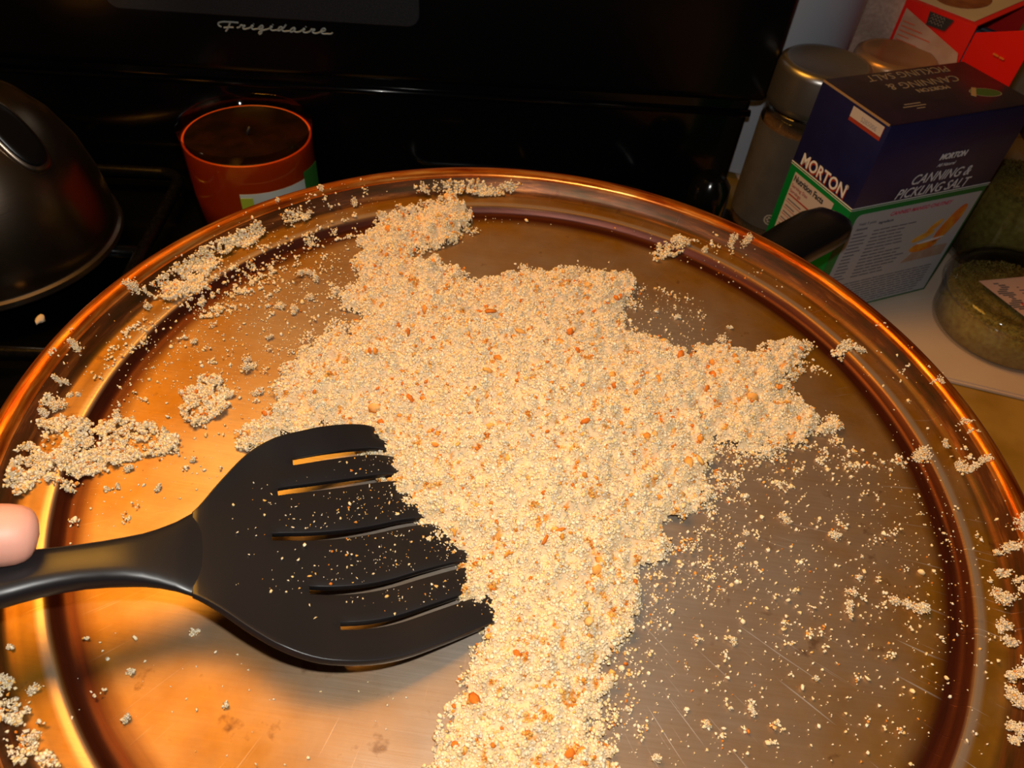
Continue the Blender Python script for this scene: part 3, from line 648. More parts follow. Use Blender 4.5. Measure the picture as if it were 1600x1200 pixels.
# blade surface (for the crumbs that lie against it) in mm
SP = np.array(SPAT)
TOPE, BOTE = SP[:, 0], SP[:, 1]
def blade_point(row, s):
    i = int(min(row, len(SP) - 2)); f = row - i
    def cr(Q):
        p0, p1, p2, p3 = Q[max(i - 1, 0)], Q[i], Q[i + 1], Q[min(i + 2, len(Q) - 1)]
        return 0.5 * (2 * p1 + (p2 - p0) * f + (2 * p0 - 5 * p1 + 4 * p2 - p3) * f * f + (3 * p1 - p0 - 3 * p2 + p3) * f ** 3)
    a, b = cr(TOPE), cr(BOTE)
    return a * (1 - s) + b * s

def crusty(P):
    return (vnoise(P, 3.0, 21) * 0.62 + vnoise(P, 1.1, 22) * 0.38) > 0.75
# --- the pile: a rough ground mass with loose crumbs heaped over it
x0, y0 = PILE_A.min(0) - 4; x1, y1 = PILE_A.max(0) + 4
st_ = 0.95
gx = np.arange(x0, x1, st_); gy = np.arange(y0, y1, st_)
GX, GY = np.meshgrid(gx, gy, indexing='ij')
G = np.stack([GX.ravel(), GY.ravel()], 1)
rr2 = np.hypot(G[:, 0], G[:, 1])
H = pile_height(G); H = np.where(H > 0.3, H + clumpy(G) - 0.35, H - 0.5)
FZ = pan_z(G[:, 0] / 1000, G[:, 1] / 1000) * 1000
nx, ny = GX.shape
idx = np.arange(nx * ny).reshape(nx, ny)
quads = np.stack([idx[:-1, :-1], idx[1:, :-1], idx[1:, 1:], idx[:-1, 1:]], -1).reshape(-1, 4)
okv = (H > 0.25) & (rr2 < 196)
quads = quads[okv[quads].all(1)]
Vg = np.stack([G[:, 0], G[:, 1], FZ + np.maximum(H, 0) + rng.normal(0, 0.18, len(G))], 1) / 1000
tri = np.vstack([quads[:, [0, 1, 2]], quads[:, [0, 2, 3]]])
used = np.unique(tri); remap = -np.ones(len(Vg), int); remap[used] = np.arange(len(used))
Vg2 = Vg[used]; tri = remap[tri]
cg = np.where(crusty(Vg2[:, :2] * 1000)[:, None], np.array([[0.78, 0.36, 0.08]]), np.array([[0.84, 0.64, 0.38]])) * rng.uniform(0.9, 1.08, (len(Vg2), 1))
N = 330000
P = np.stack([rng.uniform(x0, x1, N), rng.uniform(y0, y1, N)], 1)
h = pile_height(P)
keep = (h > -0.3) & (np.hypot(P[:, 0], P[:, 1]) < 197)
P, h = P[keep], h[keep]
kc = (clumpy(P) > 0.25) | (rng.random(len(P)) < 0.5)      # fewer crumbs down in the gaps between clumps
P, h = P[kc], h[kc]
P = P[:82000]; h = h[:82000]; h = np.where(h > 0, h + clumpy(P), h)
rad = rng.choice([0.30, 0.42, 0.58, 0.8], len(P), p=[0.26, 0.38, 0.26, 0.10]) * rng.uniform(0.8, 1.2, len(P))
clump = vnoise(P, 2.2, 9)
z = pan_z(P[:, 0] / 1000, P[:, 1] / 1000) * 1000 + np.maximum(h, 0) + rad * 0.05 + rng.uniform(-0.22, 0.22, len(P))
z = np.maximum(z, pan_z(P[:, 0] / 1000, P[:, 1] / 1000) * 1000 + rad * 0.6)
part1 = crumb_arrays(np.stack([P[:, 0], P[:, 1], z], 1), rad, crust=crusty(P) | (rng.random(len(P)) < 0.018))
# crust flakes on top
nf = 520
sel = rng.choice(len(P), nf, replace=False)
rf = 0.6 + rng.exponential(0.55, nf).clip(0, 2.0)
part2 = crumb_arrays(np.stack([P[sel, 0], P[sel, 1], z[sel] + 0.35], 1), rf, crust=np.ones(nf, bool), flat=rng.uniform(0.3, 0.6, nf))
pile = crumb_object('breadcrumb_pile', [(Vg2, tri, cg), part1, part2])
tag(pile, 'heap of pale breadcrumbs with orange crust bits in the middle of the pan', 'breadcrumbs', kind='stuff')

# --- loose crumbs around the heap
BL = np.vstack([TOPE[5:, :2], BOTE[5:, :2][::-1]])
HL = np.vstack([TOPE[:6, :2], BOTE[:6, :2][::-1]])
def on_blade(Q): return pip(Q, BL)
pts, rads = [], []
def sample_poly(poly, dens):
    a = np.array(poly, float); lo, hi = a.min(0), a.max(0)
    n = int(dens * np.prod(hi - lo)); Q = rng.uniform(lo, hi, (n, 2))
    return Q[pip(Q, a)]
for poly, d in THIN:
    Q = sample_poly(poly, d * 3.2)
    e = edge_dist(Q, poly)
    nz_ = 0.45 * vnoise(Q, 5.0, 31) + 0.35 * vnoise(Q, 2.4, 35) + 0.20 * vnoise(Q, 1.1, 33)
    m_ = nz_ > (0.40 + 0.22 * np.exp(-e / 2.2) if d > 1 else 0.60)
    m_ |= rng.random(len(Q)) < 0.05
    m_ &= (e > 1.6 * rng.random(len(Q))) & (np.hypot(Q[:, 0], Q[:, 1]) < 194.5)
    Q = Q[m_]
    r_ = rng.choice([0.35, 0.55, 0.8, 1.05], len(Q), p=[0.3, 0.35, 0.25, 0.1])
    lift = rng.random(len(Q)) ** 2 * (1.2 if d > 1 else 0.8)
    lift = lift + (np.clip(clumpy(Q) * 0.6, 0, 1.9) if d > 1 else 0)
    pts.append(np.stack([Q[:, 0], Q[:, 1], lift], 1)); rads.append(r_ * 0.8)
for poly, d in SPARSE:
    Q = sample_poly(poly, d)
    n = len(Q)
    r_ = np.minimum(0.16 + rng.exponential(0.16, n), 1.0)
    pts.append(np.stack([Q[:, 0], Q[:, 1], np.zeros(n)], 1)); rads.append(r_)
    # small clusters
    k = int(n * 0.04)
    for c in Q[:k]:
        m_ = rng.integers(3, 12); s = rng.uniform(0.5, 1.5)
        pts.append(np.column_stack([c + rng.normal(0, s, (m_, 2)), rng.random(m_) * s])); rads.append(rng.uniform(0.3, 0.65, m_))
for x, y, r0 in LUMPS:
    m_ = int(20 + r0 * r0 * 34)
    nb = rng.integers(2, 5); bc_ = rng.normal(0, r0 * 0.42, (nb, 3)); br_ = rng.uniform(0.35, 0.75, nb) * r0
    w_ = rng.integers(0, nb, m_)
    dv = bc_[w_] + rng.normal(size=(m_, 3)) * (br_[w_] * 0.45)[:, None]
    pts.append(np.column_stack([x + dv[:, 0], y + dv[:, 1], np.abs(dv[:, 2]) * 0.9])); rads.append(rng.uniform(0.18, 0.48, m_))
# bigger clumps breaking off the edge of the heap
k = 0
while k < 90:
    c = np.stack([rng.uniform(x0, x1, 1), rng.uniform(y0, y1, 1)], 1)
    s = edge_dist(c, PILE_A)[0]
    if s > 5 or np.hypot(*c[0]) > 170: continue
    m_ = rng.integers(25, 80); sp_ = rng.uniform(1.0, 2.2)
    pts.append(np.column_stack([c[0] + rng.normal(0, sp_, (m_, 2)), np.abs(rng.normal(0, sp_ * 0.8, m_))])); rads.append(rng.uniform(0.28, 0.62, m_)); k += 1
Q = np.vstack(pts); r_ = np.concatenate(rads)
keep = (np.hypot(Q[:, 0], Q[:, 1]) < 199.5) & ~on_blade(Q[:, :2]) & ~pip(Q[:, :2], HL)
Q, r_ = Q[keep], r_[keep]
Q[:, 2] += pan_z(Q[:, 0] / 1000, Q[:, 1] / 1000) * 1000 + r_ * 0.6
loose = crumb_object('scattered_breadcrumbs', [crumb_arrays(Q, r_, 0.09, rough=True)])
tag(loose, 'loose breadcrumbs scattered over the pan floor and rim around the heap', 'breadcrumbs', kind='stuff')

# --- crumbs lying on the blade
n = 1500
rows_ = rng.uniform(6.5, 13.6, n); s_ = rng.uniform(0.03, 0.97, n)
keep = rng.random(n) < np.clip((rows_ - 6.0) / 5.0, 0.08, 1.0) ** 1.3
rows_, s_ = rows_[keep], s_[keep]
SLOTS = [(0.135, 0.034, 8.6, 13.3), (0.27, 0.036, 8.0, 13.4), (0.495, 0.034, 7.7, 13.6), (0.725, 0.032, 8.7, 13.6), (0.865, 0.028, 9.6, 13.5)]
ok = np.ones(len(s_), bool)
for c, w, a, b in SLOTS: ok &= ~((np.abs(s_ - c) < w * 0.75) & (rows_ > a - 0.1))
rows_, s_ = rows_[ok], s_[ok]
rb = np.minimum(0.15 + rng.exponential(0.15, len(s_)), 0.85)
PB = np.array([blade_point(a, b) for a, b in zip(rows_, s_)])
PB[:, 2] += 1.75 + rb * 0.45
bc = crumb_object('crumbs_on_spatula', [crumb_arrays(PB, rb, 0.30, flat=rng.uniform(0.3, 0.8, len(rb)), rough=True)])
tag(bc, 'sprinkle of fine breadcrumbs lying on the black slotted blade', 'breadcrumbs', kind='stuff')

# ------------------------------------------------------------------ spatula
sl = empty('spatula', mat=TRAY_M)
tag(sl, 'black nylon slotted spatula pushed under the heap of breadcrumbs', 'spatula')
bm = bmesh.new()
scol = [0, 0.02, 0.06]
for c, w, a, b in SLOTS: scol += [c - w / 2, c, c + w / 2]
scol += [0.2, 0.38, 0.42, 0.56, 0.62, 0.67, 0.79, 0.815, 0.93, 0.97, 1.0]
scol = sorted(set(round(s, 4) for s in scol))
rowv = list(np.arange(5.0, 14.001, 0.25))
grid = []
for r_ in rowv:
    line = []
    k = min(max((r_ - 5) / 3.0, 0), 1)
    for s in scol:
        p = blade_point(r_, s)
        dish = (abs(2 * s - 1) ** 3) * 4.5 * (1 - min(max((r_ - 9.5) / 4.5, 0), 1)) * k     # raised side lips fading to the tip
        line.append(bm.verts.new((p[0] / 1000, p[1] / 1000, (p[2] + dish) / 1000)))
    grid.append(line)
for i in range(len(rowv) - 1):
    for j in range(len(scol) - 1):
        rm, sm = (rowv[i] + rowv[i + 1]) / 2, (scol[j] + scol[j + 1]) / 2
        if any(abs(sm - c) < w / 2 and a < rm < b for c, w, a, b in SLOTS): continue
        bm.faces.new((grid[i][j], grid[i + 1][j], grid[i + 1][j + 1], grid[i][j + 1]))
blade = obj_bm('blade', bm, nylon, sl)
m = blade.modifiers.new('thick', 'SOLIDIFY'); m.thickness = 0.0026; m.offset = 0
bev(blade, 0.0006, 2, 50)
# handle: flattened bar that thickens towards the grip
bm = bmesh.new(); rings = []
HP = list(range(6, -1, -1))
cpts = [(np.array(blade_point(min(r_, 5.9), 0.5)) if r_ > 0 else None) for r_ in HP]
secs = []
for r_ in (6.2, 5.6, 5, 4.5, 4, 3.5, 3, 2.5, 2, 1.5, 1, 0.5, 0):
    a, b = blade_point(r_, 0.0), blade_point(r_, 1.0)
    f = min(max((5.4 - r_) / 2.5, 0), 1)
    wsc = 1.0 if r_ <= 5 else 0.72
    secs.append(((a + b) / 2, (b - a) * wsc, (1.15 if r_ > 5.3 else 1.5) + 3.0 * f))
for q, wd in zip(HND[1:], (15.5, 17.5)):
    dprev = (b - a) / np.linalg.norm(b - a)
    secs.append((np.array(q), dprev * wd, 5.5))
for c, ab, hh in secs:
    ring = []
    for k in range(24):
        a = 2 * PI * k / 24
        cx = math.copysign(abs(math.cos(a)) ** 0.6, math.cos(a)); cz = math.copysign(abs(math.sin(a)) ** 0.7, math.sin(a))
        p = c + ab * 0.5 * cx; ring.append(bm.verts.new((p[0] / 1000, p[1] / 1000, (p[2] + hh * cz) / 1000)))
    rings.append(ring)
for A, B in zip(rings[:-1], rings[1:]):
    for k in range(24): bm.faces.new((A[k], A[(k + 1) % 24], B[(k + 1) % 24], B[k]))
bm.faces.new(rings[0]); bm.faces.new(rings[-1])
obj_bm('handle', bm, nylon, sl)

# ------------------------------------------------------------------ hand gripping the handle (only the fingertip reaches the picture)
skin = mat('skin', (0.80, 0.40, 0.30), 0.5, 0.0, Subsurface_Weight=0.3, Subsurface_Radius=(0.012, 0.005, 0.003), Subsurface_Scale=0.5)
hb_ = empty('person', mat=TRAY_M)
tag(hb_, "hand of a person holding the spatula handle, index fingertip showing at the left", 'person')
T0 = np.array(TIP) + np.array([4.0, 4.0, 0]); Hc = [np.array(q) for q in HND]
ax_ = Hc[2] - Hc[0]; ax_ /= np.linalg.norm(ax_)          # away from the blade, along the handle
sd_ = np.array([ax_[1], -ax_[0], 0]); sd_ /= np.linalg.norm(sd_)
if sd_ @ (T0 - (Hc[0])) < 0: sd_ = -sd_                  # towards the finger side of the handle
up_ = np.array([0, 0, 1.0])
def hp_(a, s, u): return (Hc[0] + ax_ * a + sd_ * s + up_ * u) / 1000
vs, es, rs = [], [], []
def node(p, r, par=None):
    vs.append(tuple(p)); rs.append(r / 1000)
    if par is not None: es.append((par, len(vs) - 1))
    return len(vs) - 1
palm = node(hp_(88, 16, 10), 17)
wrist = node(hp_(135, 22, 12), 21, palm); fa = node(hp_(200, 30, 16), 27, wrist); node(hp_(290, 40, 20), 33, fa)
def chain(par, seq):
    for (p, r) in seq: par = node(p, r, par)
tipm = T0 / 1000
# index: stretched along the far side of the handle
k1 = hp_(62, 20, 14)
chain(palm, [(k1, 12.0), (k1 * 0.55 + tipm * 0.45 + np.array([0, 0, 0.004]), 9.6), (k1 * 0.25 + tipm * 0.75 + np.array([0, 0, 0.002]), 10.0), (tipm, 9.6)])
# thumb: along the near side
chain(palm, [(hp_(74, -4, 16), 12.5), (hp_(52, -13, 11), 10.5), (hp_(30, -13, 6), 9.0)])
# middle, ring, little: curled round beneath the handle
for i, (a, L) in enumerate(((66, 1.0), (84, 0.95), (101, 0.82))):
    chain(palm, [(hp_(a, 24, 4), 10.5 * L), (hp_(a - 8, 22, -14 * L), 8.8 * L), (hp_(a - 8, 4, -19 * L), 8.2 * L), (hp_(a - 4, -12, -12 * L), 7.2 * L)])
me = bpy.data.meshes.new('hand'); me.from_pydata([tuple(map(float, v)) for v in vs], es, [])
me.materials.append(skin)
ho = link(bpy.data.objects.new('hand', me), hb_)
sk = ho.modifiers.new('skin', 'SKIN'); sk.use_smooth_shade = True
ly = me.skin_vertices[0] if me.skin_vertices else None
if ly is None:
    bmh = bmesh.new(); bmh.from_mesh(me); bmh.verts.layers.skin.verify(); bmh.to_mesh(me); bmh.free(); ly = me.skin_vertices[0]
for i, r_ in enumerate(rs): ly.data[i].radius = (r_, r_)
ly.data[0].use_root = True
sb_ = ho.modifiers.new('sub', 'SUBSURF'); sb_.levels = 2; sb_.render_levels = 2
# ------------------------------------------------------------------ salt box
A_ = Vector((0.2986, 0.4878, 0)); U_ = Vector((0.9356, 0.3530, 0)).normalized(); V_ = Vector((-U_.y, U_.x, 0))
ang = math.atan2(U_.y, U_.x)
W_, D_, H_ = 0.1476, 0.0766, 0.185
sb = empty('salt_box', (A_.x, A_.y, 0.0), ang)
tag(sb, 'navy, green and white cardboard salt box standing beside the saucepan handle', 'box')
# local: x along the front, y depth, z up
hb2 = 0.1148
box('navy_panel', 0, W_, 0, D_, hb2, H_ - 0.0006, navy, sb, 0.0008)
tag(box('green_panel', 0, W_, 0, D_, 0, hb2, green_card, sb, 0.0008), 'green lower part of the carton')
box('top_flap', 0.0005, W_ - 0.0005, 0.0005, D_ - 0.0005, H_ - 0.0006, H_ + 0.0003, navy_top, sb, 0.0003)
box('card_edge', -0.0004, 0.0004, 0.0015, D_ - 0.001, H_ - 0.0012, H_ + 0.0002, kraft, sb)
FR = lambda x, z, d=0.0003: Matrix.Translation((x, -d, z)) @ Matrix.Rotation(PI / 2, 4, 'X')
LF = lambda s, z, d=0.0003: Matrix.Translation((-d, s, z)) @ Matrix.Rotation(-PI / 2, 4, 'Z') @ Matrix.Rotation(PI / 2, 4, 'X')
TP = lambda x, y, rot=0: Matrix.Translation((x, y, H_ + 0.00045)) @ Matrix.Rotation(rot, 4, 'Z')
def decal(name, pts, m, parent, frame, d=0.0002):
    """thin printed patch: 2D outline on a surface frame"""
    bm = bmesh.new()
    a = [bm.verts.new(frame @ Vector((p[0], p[1], 0))) for p in pts]; b = [bm.verts.new(frame @ Vector((p[0], p[1], -d))) for p in pts]
    bm.faces.new(a)
    for i in range(len(pts)):
        j = (i + 1) % len(pts); bm.faces.new((a[i], b[i], b[j], a[j]))
    return obj_bm(name, bm, m, parent, False)
def rect(x0, y0, x1, y1): return [(x0, y0), (x1, y0), (x1, y1), (x0, y1)]
def bars(name, rects, m, parent, frame, d=0.00015):
    bm = bmesh.new()
    for r_ in rects:
        a = [bm.verts.new(frame @ Vector((p[0], p[1], 0))) for p in rect(*r_)]; b = [bm.verts.new(frame @ Vector((p[0], p[1], -d))) for p in rect(*r_)]
        bm.faces.new(a)
        for i in range(4): j = (i + 1) % 4; bm.faces.new((a[i], b[i], b[j], a[j]))
    return obj_bm(name, bm, m, parent, False)
# white rules between navy and green
bars('white_line', [(0, hb2 + 0.0004, W_, hb2 + 0.0013), (0, hb2 - 0.0012, W_, hb2 - 0.0008)], print_white, sb, FR(0, 0))
bars('white_line', [(0, hb2 + 0.0004, D_, hb2 + 0.0013), (0, hb2 - 0.0012, D_, hb2 - 0.0008)], print_white, sb, LF(D_, 0))
# front panel: rounded white recipe panel
px0, px1, pz0, pz1, rr_ = 0.0095, W_ - 0.0035, 0.003, 0.1085, 0.005
pp = [(px0, pz0), (px1, pz0), (px1, pz1)] + [(px0 + rr_ - rr_ * math.sin(k * PI / 12), pz1 - rr_ + rr_ * math.cos(k * PI / 12)) for k in range(7)]
decal('recipe_panel', pp, mat('recipe_paper', (0.42, 0.43, 0.46), 0.5), sb, FR(0, 0, 0.0003))
# front lettering
text_mesh('lettering', 'MORTON', 0.0068, print_white, sb, FR(0.0690, 0.1482, 0.0004), offset=0.0003, shear=0.15, sx=0.92)
text_mesh('lettering', 'All Natural', 0.0042, print_white, sb, FR(0.0705, 0.1418, 0.0004), sx=1.0, shear=0.3)
text_mesh('lettering', 'CANNING &', 0.0125, print_white, sb, FR(0.0500, 0.1290, 0.0004), offset=0.0001, shear=0.28, sx=0.90)
text_mesh('lettering', 'PICKLING SALT', 0.0125, print_white, sb, FR(0.0405, 0.1175, 0.0004), offset=0.0001, shear=0.28, sx=0.90)
text_mesh('lettering', 'CANNED MANGO CHUTNEY', 0.0052, print_pink, sb, FR(0.0455, 0.1015, 0.0005), offset=0.0001, shear=0.25, sx=0.98)
text_mesh('lettering', 'Yield: 5 pints', 0.0036, print_grey, sb, FR(0.0150, 0.0975, 0.0005))
text_mesh('lettering', 'Ingredients', 0.0036, print_grey, sb, FR(0.0370, 0.0955, 0.0005), offset=0.00008)
text_mesh('lettering', 'Amount', 0.0036, print_grey, sb, FR(0.0150, 0.0925, 0.0005), offset=0.00008)
rs_ = random.Random(3)
bl = []
for k in range(14):
    z = 0.0885 - k * 0.0037
    bl.append((0.0145, z, 0.0145 + rs_.uniform(0.008, 0.017), z + 0.0009))
    x_ = 0.036
    for w in range(rs_.randint(3, 5)):
        l = rs_.uniform(0.005, 0.011); bl.append((x_, z, x_ + l, z + 0.0009)); x_ += l + 0.0012
for k in range(10):
    z = 0.0330 - k * 0.0030; x_ = 0.0125
    while x_ < 0.128:
        l = rs_.uniform(0.004, 0.012); bl.append((x_, z, min(x_ + l, 0.134), z + 0.0008)); x_ += l + 0.0012
bars('small_print', bl, print_grey, sb, FR(0, 0, 0.0005))
# photograph of sliced mango printed on the panel
def ell(cx, cz, a, b, rot=0, n=20):
    return [(cx + a * math.cos(t_) * math.cos(rot) - b * math.sin(t_) * math.sin(rot), cz + a * math.cos(t_) * math.sin(rot) + b * math.sin(t_) * math.cos(rot)) for t_ in [2 * PI * k / n for k in range(n)]]
fruit1 = mottled('mango_print', (0.62, 0.10, 0.01), (0.68, 0.30, 0.02), 90, 0.5)
fruit2 = mottled('mango_flesh_print', (0.66, 0.26, 0.015), (0.72, 0.42, 0.06), 110, 0.5)
decal('printed_cloth', [(0.0900, 0.0440), (0.1390, 0.0440), (0.1390, 0.0560), (0.1000, 0.0560)], mottled('cloth_print', (0.34, 0.21, 0.15), (0.42, 0.33, 0.27), 60, 0.6), sb, FR(0, 0, 0.0005))
decal('printed_mango', ell(0.1260, 0.0790, 0.0205, 0.0075, 1.15), fruit1, sb, FR(0, 0, 0.0006))
decal('printed_slice', ell(0.1080, 0.0590, 0.0155, 0.0052, 0.08), fruit1, sb, FR(0, 0, 0.0006))
decal('printed_slice', ell(0.1010, 0.0705, 0.0120, 0.0035, 0.30), fruit2, sb, FR(0, 0, 0.0006))
decal('printed_slice', ell(0.1090, 0.0800, 0.0085, 0.0035, 0.75), fruit2, sb, FR(0, 0, 0.0006))
decal('printed_slice', ell(0.1130, 0.0645, 0.0150, 0.0012, 0.10), print_white, sb, FR(0, 0, 0.00065))
# side lettering (s runs from the corner towards the back; text reads from back to corner)
text_mesh('lettering', 'MORTON', 0.0142, print_red, sb, LF(0.0664, 0.1170, 0.0004), offset=0.0004, sx=0.88)
text_mesh('lettering', 'MORTON', 0.0142, print_white, sb, LF(0.0670, 0.1184, 0.0006), offset=0.00025, sx=0.88)
text_mesh('lettering', '®', 0.0050, print_white, sb, LF(0.0148, 0.1260, 0.0006))
decal('price_sticker', rect(0, 0, 0.0340, 0.0105), print_red, sb, LF(0.0382, 0.1712, 0.0004))
decal('price_sticker', rect(0, 0, 0.0335, 0.0078), print_cream, sb, LF(0.0380, 0.1742, 0.0006))
text_mesh('lettering', '5285006', 0.0048, mat('faint_print', (0.34, 0.30, 0.30), 0.6), sb, LF(0.0270, 0.1758, 0.0008))
decal('nutrition_panel', rect(0, 0, 0.0500, 0.075), print_cream, sb, LF(0.0682, 0.0345, 0.0004))
text_mesh('lettering', 'Nutrition Facts', 0.0074, print_black, sb, LF(0.0670, 0.1025, 0.0006), offset=0.0002, sx=0.84)
text_mesh('lettering', 'Serving Size', 0.0044, print_red, sb, LF(0.0668, 0.0970, 0.0006))
text_mesh('lettering', 'Servings', 0.0044, print_red, sb, LF(0.0668, 0.0922, 0.0006))
bars('table_rule', [(0.0015, 0.0892, 0.0485, 0.0905)] + [(0.0015, z, 0.0485, z + 0.0004) for z in (0.083, 0.077, 0.071, 0.065, 0.059, 0.053)], print_red, sb, LF(0.0682, 0, 0.0006))
bars('small_print', [(0.0025, z, 0.0025 + w, z + 0.0010) for z, w in ((0.0850, 0.018), (0.079, 0.012), (0.073, 0.020), (0.067, 0.015), (0.061, 0.02), (0.055, 0.016), (0.044, 0.03), (0.040, 0.034))] + [(0.042, z, 0.047, z + 0.001) for z in (0.079, 0.073, 0.067, 0.061, 0.055, 0.049, 0.043)], print_grey, sb, LF(0.0682, 0, 0.0006))
# top lettering (reads upside down from here)
dim_print = mat('dim_silver_print', (0.22, 0.19, 0.19), 0.5)
text_mesh('lettering', 'CANNING &', 0.0138, dim_print, sb, TP(0.1170, 0.0560, PI), shear=0.25, sx=0.95)
text_mesh('lettering', 'PICKLING SALT', 0.0138, dim_print, sb, TP(0.1225, 0.0725, PI), shear=0.25, sx=0.90)
text_mesh('lettering', 'MORTON', 0.0075, dim_print, sb, TP(0.0950, 0.0430, PI), offset=0.0002)
decal('green_logo', ell(0.1180, 0.0250, 0.0130, 0.0065, -0.25), mat('logo_green_print', (0.03, 0.10, 0.025), 0.5), sb, TP(0, 0))
decal('logo_ring', ell(0.1180, 0.0250, 0.0138, 0.0073, -0.25), dim_print, sb, Matrix.Translation((0, 0, -0.0001)) @ TP(0, 0))
decal('logo_stripe', [(0.1010, 0.0235), (0.1035, 0.0205), (0.1160, 0.0330), (0.1125, 0.0345)], mat('stripe_print', (0.30, 0.22, 0.14), 0.5), sb, Matrix.Translation((0, 0, 0.0002)) @ TP(0, 0))
bars('small_print', [(0.030, 0.020, 0.052, 0.0212), (0.034, 0.0235, 0.050, 0.0247), (0.040, 0.0165, 0.048, 0.0175)], dim_print, sb, TP(0, 0))

# ------------------------------------------------------------------ spice jars
spice_label = mottled('grey_label', (0.055, 0.052, 0.050), (0.075, 0.070, 0.066), 40, 0.45)
spice_fill = mottled('ground_spice', (0.10, 0.05, 0.018), (0.20, 0.11, 0.045), 700, 0.9)
cap_metal = mat('cap_steel', (0.30, 0.28, 0.26), 0.32, 0.9)
cap_warm = mat('amber_cap', (0.34, 0.20, 0.11), 0.3, 0.5)
def spice_jar(label, loc, capm, h=0.168, r=0.041, lettered=True, group=None):
    j = empty('spice_jar', loc); tag(j, label, 'jar', group)
    lathe('glass_body', [(0, 0), (r - 0.003, 0), (r - 0.0008, 0.002), (r - 0.0006, 0.10), (r - 0.0006, 0.116), (r - 0.004, 0.122), (r - 0.004, 0.130), (r - 0.006, 0.130), (r - 0.0035, 0.115), (r - 0.0035, 0.006), (0, 0.004)], clear_plastic, j, 72)
    lathe('seasoning', [(0, 0.0045), (r - 0.0045, 0.0065), (r - 0.0042, 0.112), (0, 0.113)], spice_fill, j, 48)
    if lettered:
        arc_patch('jar_label', r - 0.0004, 120, 330, 0.018, 0.112, spice_label, j, 48)
        # columns of faint small print on the label
        bm = bmesh.new(); rs2 = random.Random(5)
        for k in range(20):
            z = 0.104 - k * 0.0032; a = 262
            while a < 300:
                da = rs2.uniform(4, 9); a2 = min(a + da, 302); v = []
                for aa in (a, a2):
                    for zz in (z, z + 0.0013): v.append(bm.verts.new(((r + 0.0001) * math.cos(math.radians(aa)), (r + 0.0001) * math.sin(math.radians(aa)), zz)))
                bm.faces.new((v[0], v[2], v[3], v[1])); a = a2 + 2
        obj_bm('small_print', bm, mat('label_print', (0.20, 0.19, 0.17), 0.6), j, False)
        # round seal: ring and spokes
        bm = bmesh.new(); ac, zc = 246.0, 0.030
        def onj(dx, dz): 
            a = math.radians(ac) + dx / r; return ((r + 0.00015) * math.cos(a), (r + 0.00015) * math.sin(a), zc + dz)
        n_ = 28; o1 = [bm.verts.new(onj(0.0056 * math.cos(2 * PI * k / n_), 0.0056 * math.sin(2 * PI * k / n_))) for k in range(n_)]
        o2 = [bm.verts.new(onj(0.0043 * math.cos(2 * PI * k / n_), 0.0043 * math.sin(2 * PI * k / n_))) for k in range(n_)]
        for k in range(n_): bm.faces.new((o1[k], o1[(k + 1) % n_], o2[(k + 1) % n_], o2[k]))
        for k in range(6):
            c_ = (0.0024 * math.cos(k * PI / 3), 0.0024 * math.sin(k * PI / 3))
            bm.faces.new([bm.verts.new(onj(c_[0] + 0.0011 * math.cos(2 * PI * q / 8), c_[1] + 0.0011 * math.sin(2 * PI * q / 8))) for q in range(8)])
        obj_bm('round_seal', bm, mat('seal_print', (0.34, 0.32, 0.28), 0.6), j, False)
    lathe('cap', [(0, h - 0.0015), (r - 0.011, h - 0.0012), (r - 0.008, h + 0.0004), (r - 0.0045, h + 0.0006), (r - 0.0010, h - 0.002), (r, h - 0.006), (r + 0.0003, 0.136), (r + 0.0004, 0.131), (r - 0.001, 0.1295), (r - 0.0035, 0.129)], capm, j, 72, ang=50)
    lathe('cap_band', [(r - 0.005, 0.1225), (r - 0.0004, 0.1225), (r + 0.0002, 0.124), (r + 0.0002, 0.1275), (r - 0.0015, 0.1290), (r - 0.005, 0.1290)], clear_plastic if lettered else capm, j, 72)
    return j
spice_jar('tall spice jar with grey label and brushed metal cap, left of the salt box', (0.3075, 0.637, 0.0), cap_metal)
spice_jar('tall spice jar with amber tinted cap behind the salt box', (0.386, 0.672, 0.0), cap_warm, h=0.165, r=0.0375, lettered=False)

# ------------------------------------------------------------------ white canister behind the jars
cn = empty('canister', (0.320, 0.802, 0.0))
tag(cn, 'large round white plastic canister beside the stove back panel', 'canister')
lathe('canister_body', [(0, 0), (0.070, 0), (0.074, 0.003), (0.075, 0.02), (0.075, 0.20), (0.071, 0.222), (0.060, 0.236), (0.052, 0.240), (0, 0.240)], canister_mat, cn, 96)
lathe('canister_lid', [(0.050, 0.2405), (0.056, 0.2405), (0.057, 0.244), (0.056, 0.262), (0.052, 0.266), (0, 0.267)], canister_mat, cn, 72)

# ------------------------------------------------------------------ crumpled beige cloth sack behind the jars
bm = bmesh.new(); bmesh.ops.create_grid(bm, x_segments=2, y_segments=2, size=1); bm.free()
bm = bmesh.new(); rows2 = []
nth, nz = 64, 30
for k in range(nz + 1):
    z = 0.24 * k / nz; ring = []
    f = 1 - 0.35 * max(0, (k / nz - 0.7) / 0.3) ** 2
    for i in range(nth):
        a = 2 * PI * i / nth
        w = 1 + 0.05 * math.sin(5 * a + 9 * k / nz) + 0.035 * math.sin(11 * a - 14 * k / nz) + 0.05 * math.sin(21 * k / nz + 2 * a)
        ring.append(bm.verts.new((0.085 * f * w * math.cos(a), 0.055 * f * w * math.sin(a), z)))
    rows2.append(ring)
for A, B in zip(rows2[:-1], rows2[1:]):
    for i in range(nth): bm.faces.new((A[i], A[(i + 1) % nth], B[(i + 1) % nth], B[i]))
bm.faces.new(rows2[0]); bm.faces.new(rows2[-1])
sk2 = obj_bm('cloth_sack', bm, sack_mat); sk2.location = (0.490, 0.862, 0.0005)
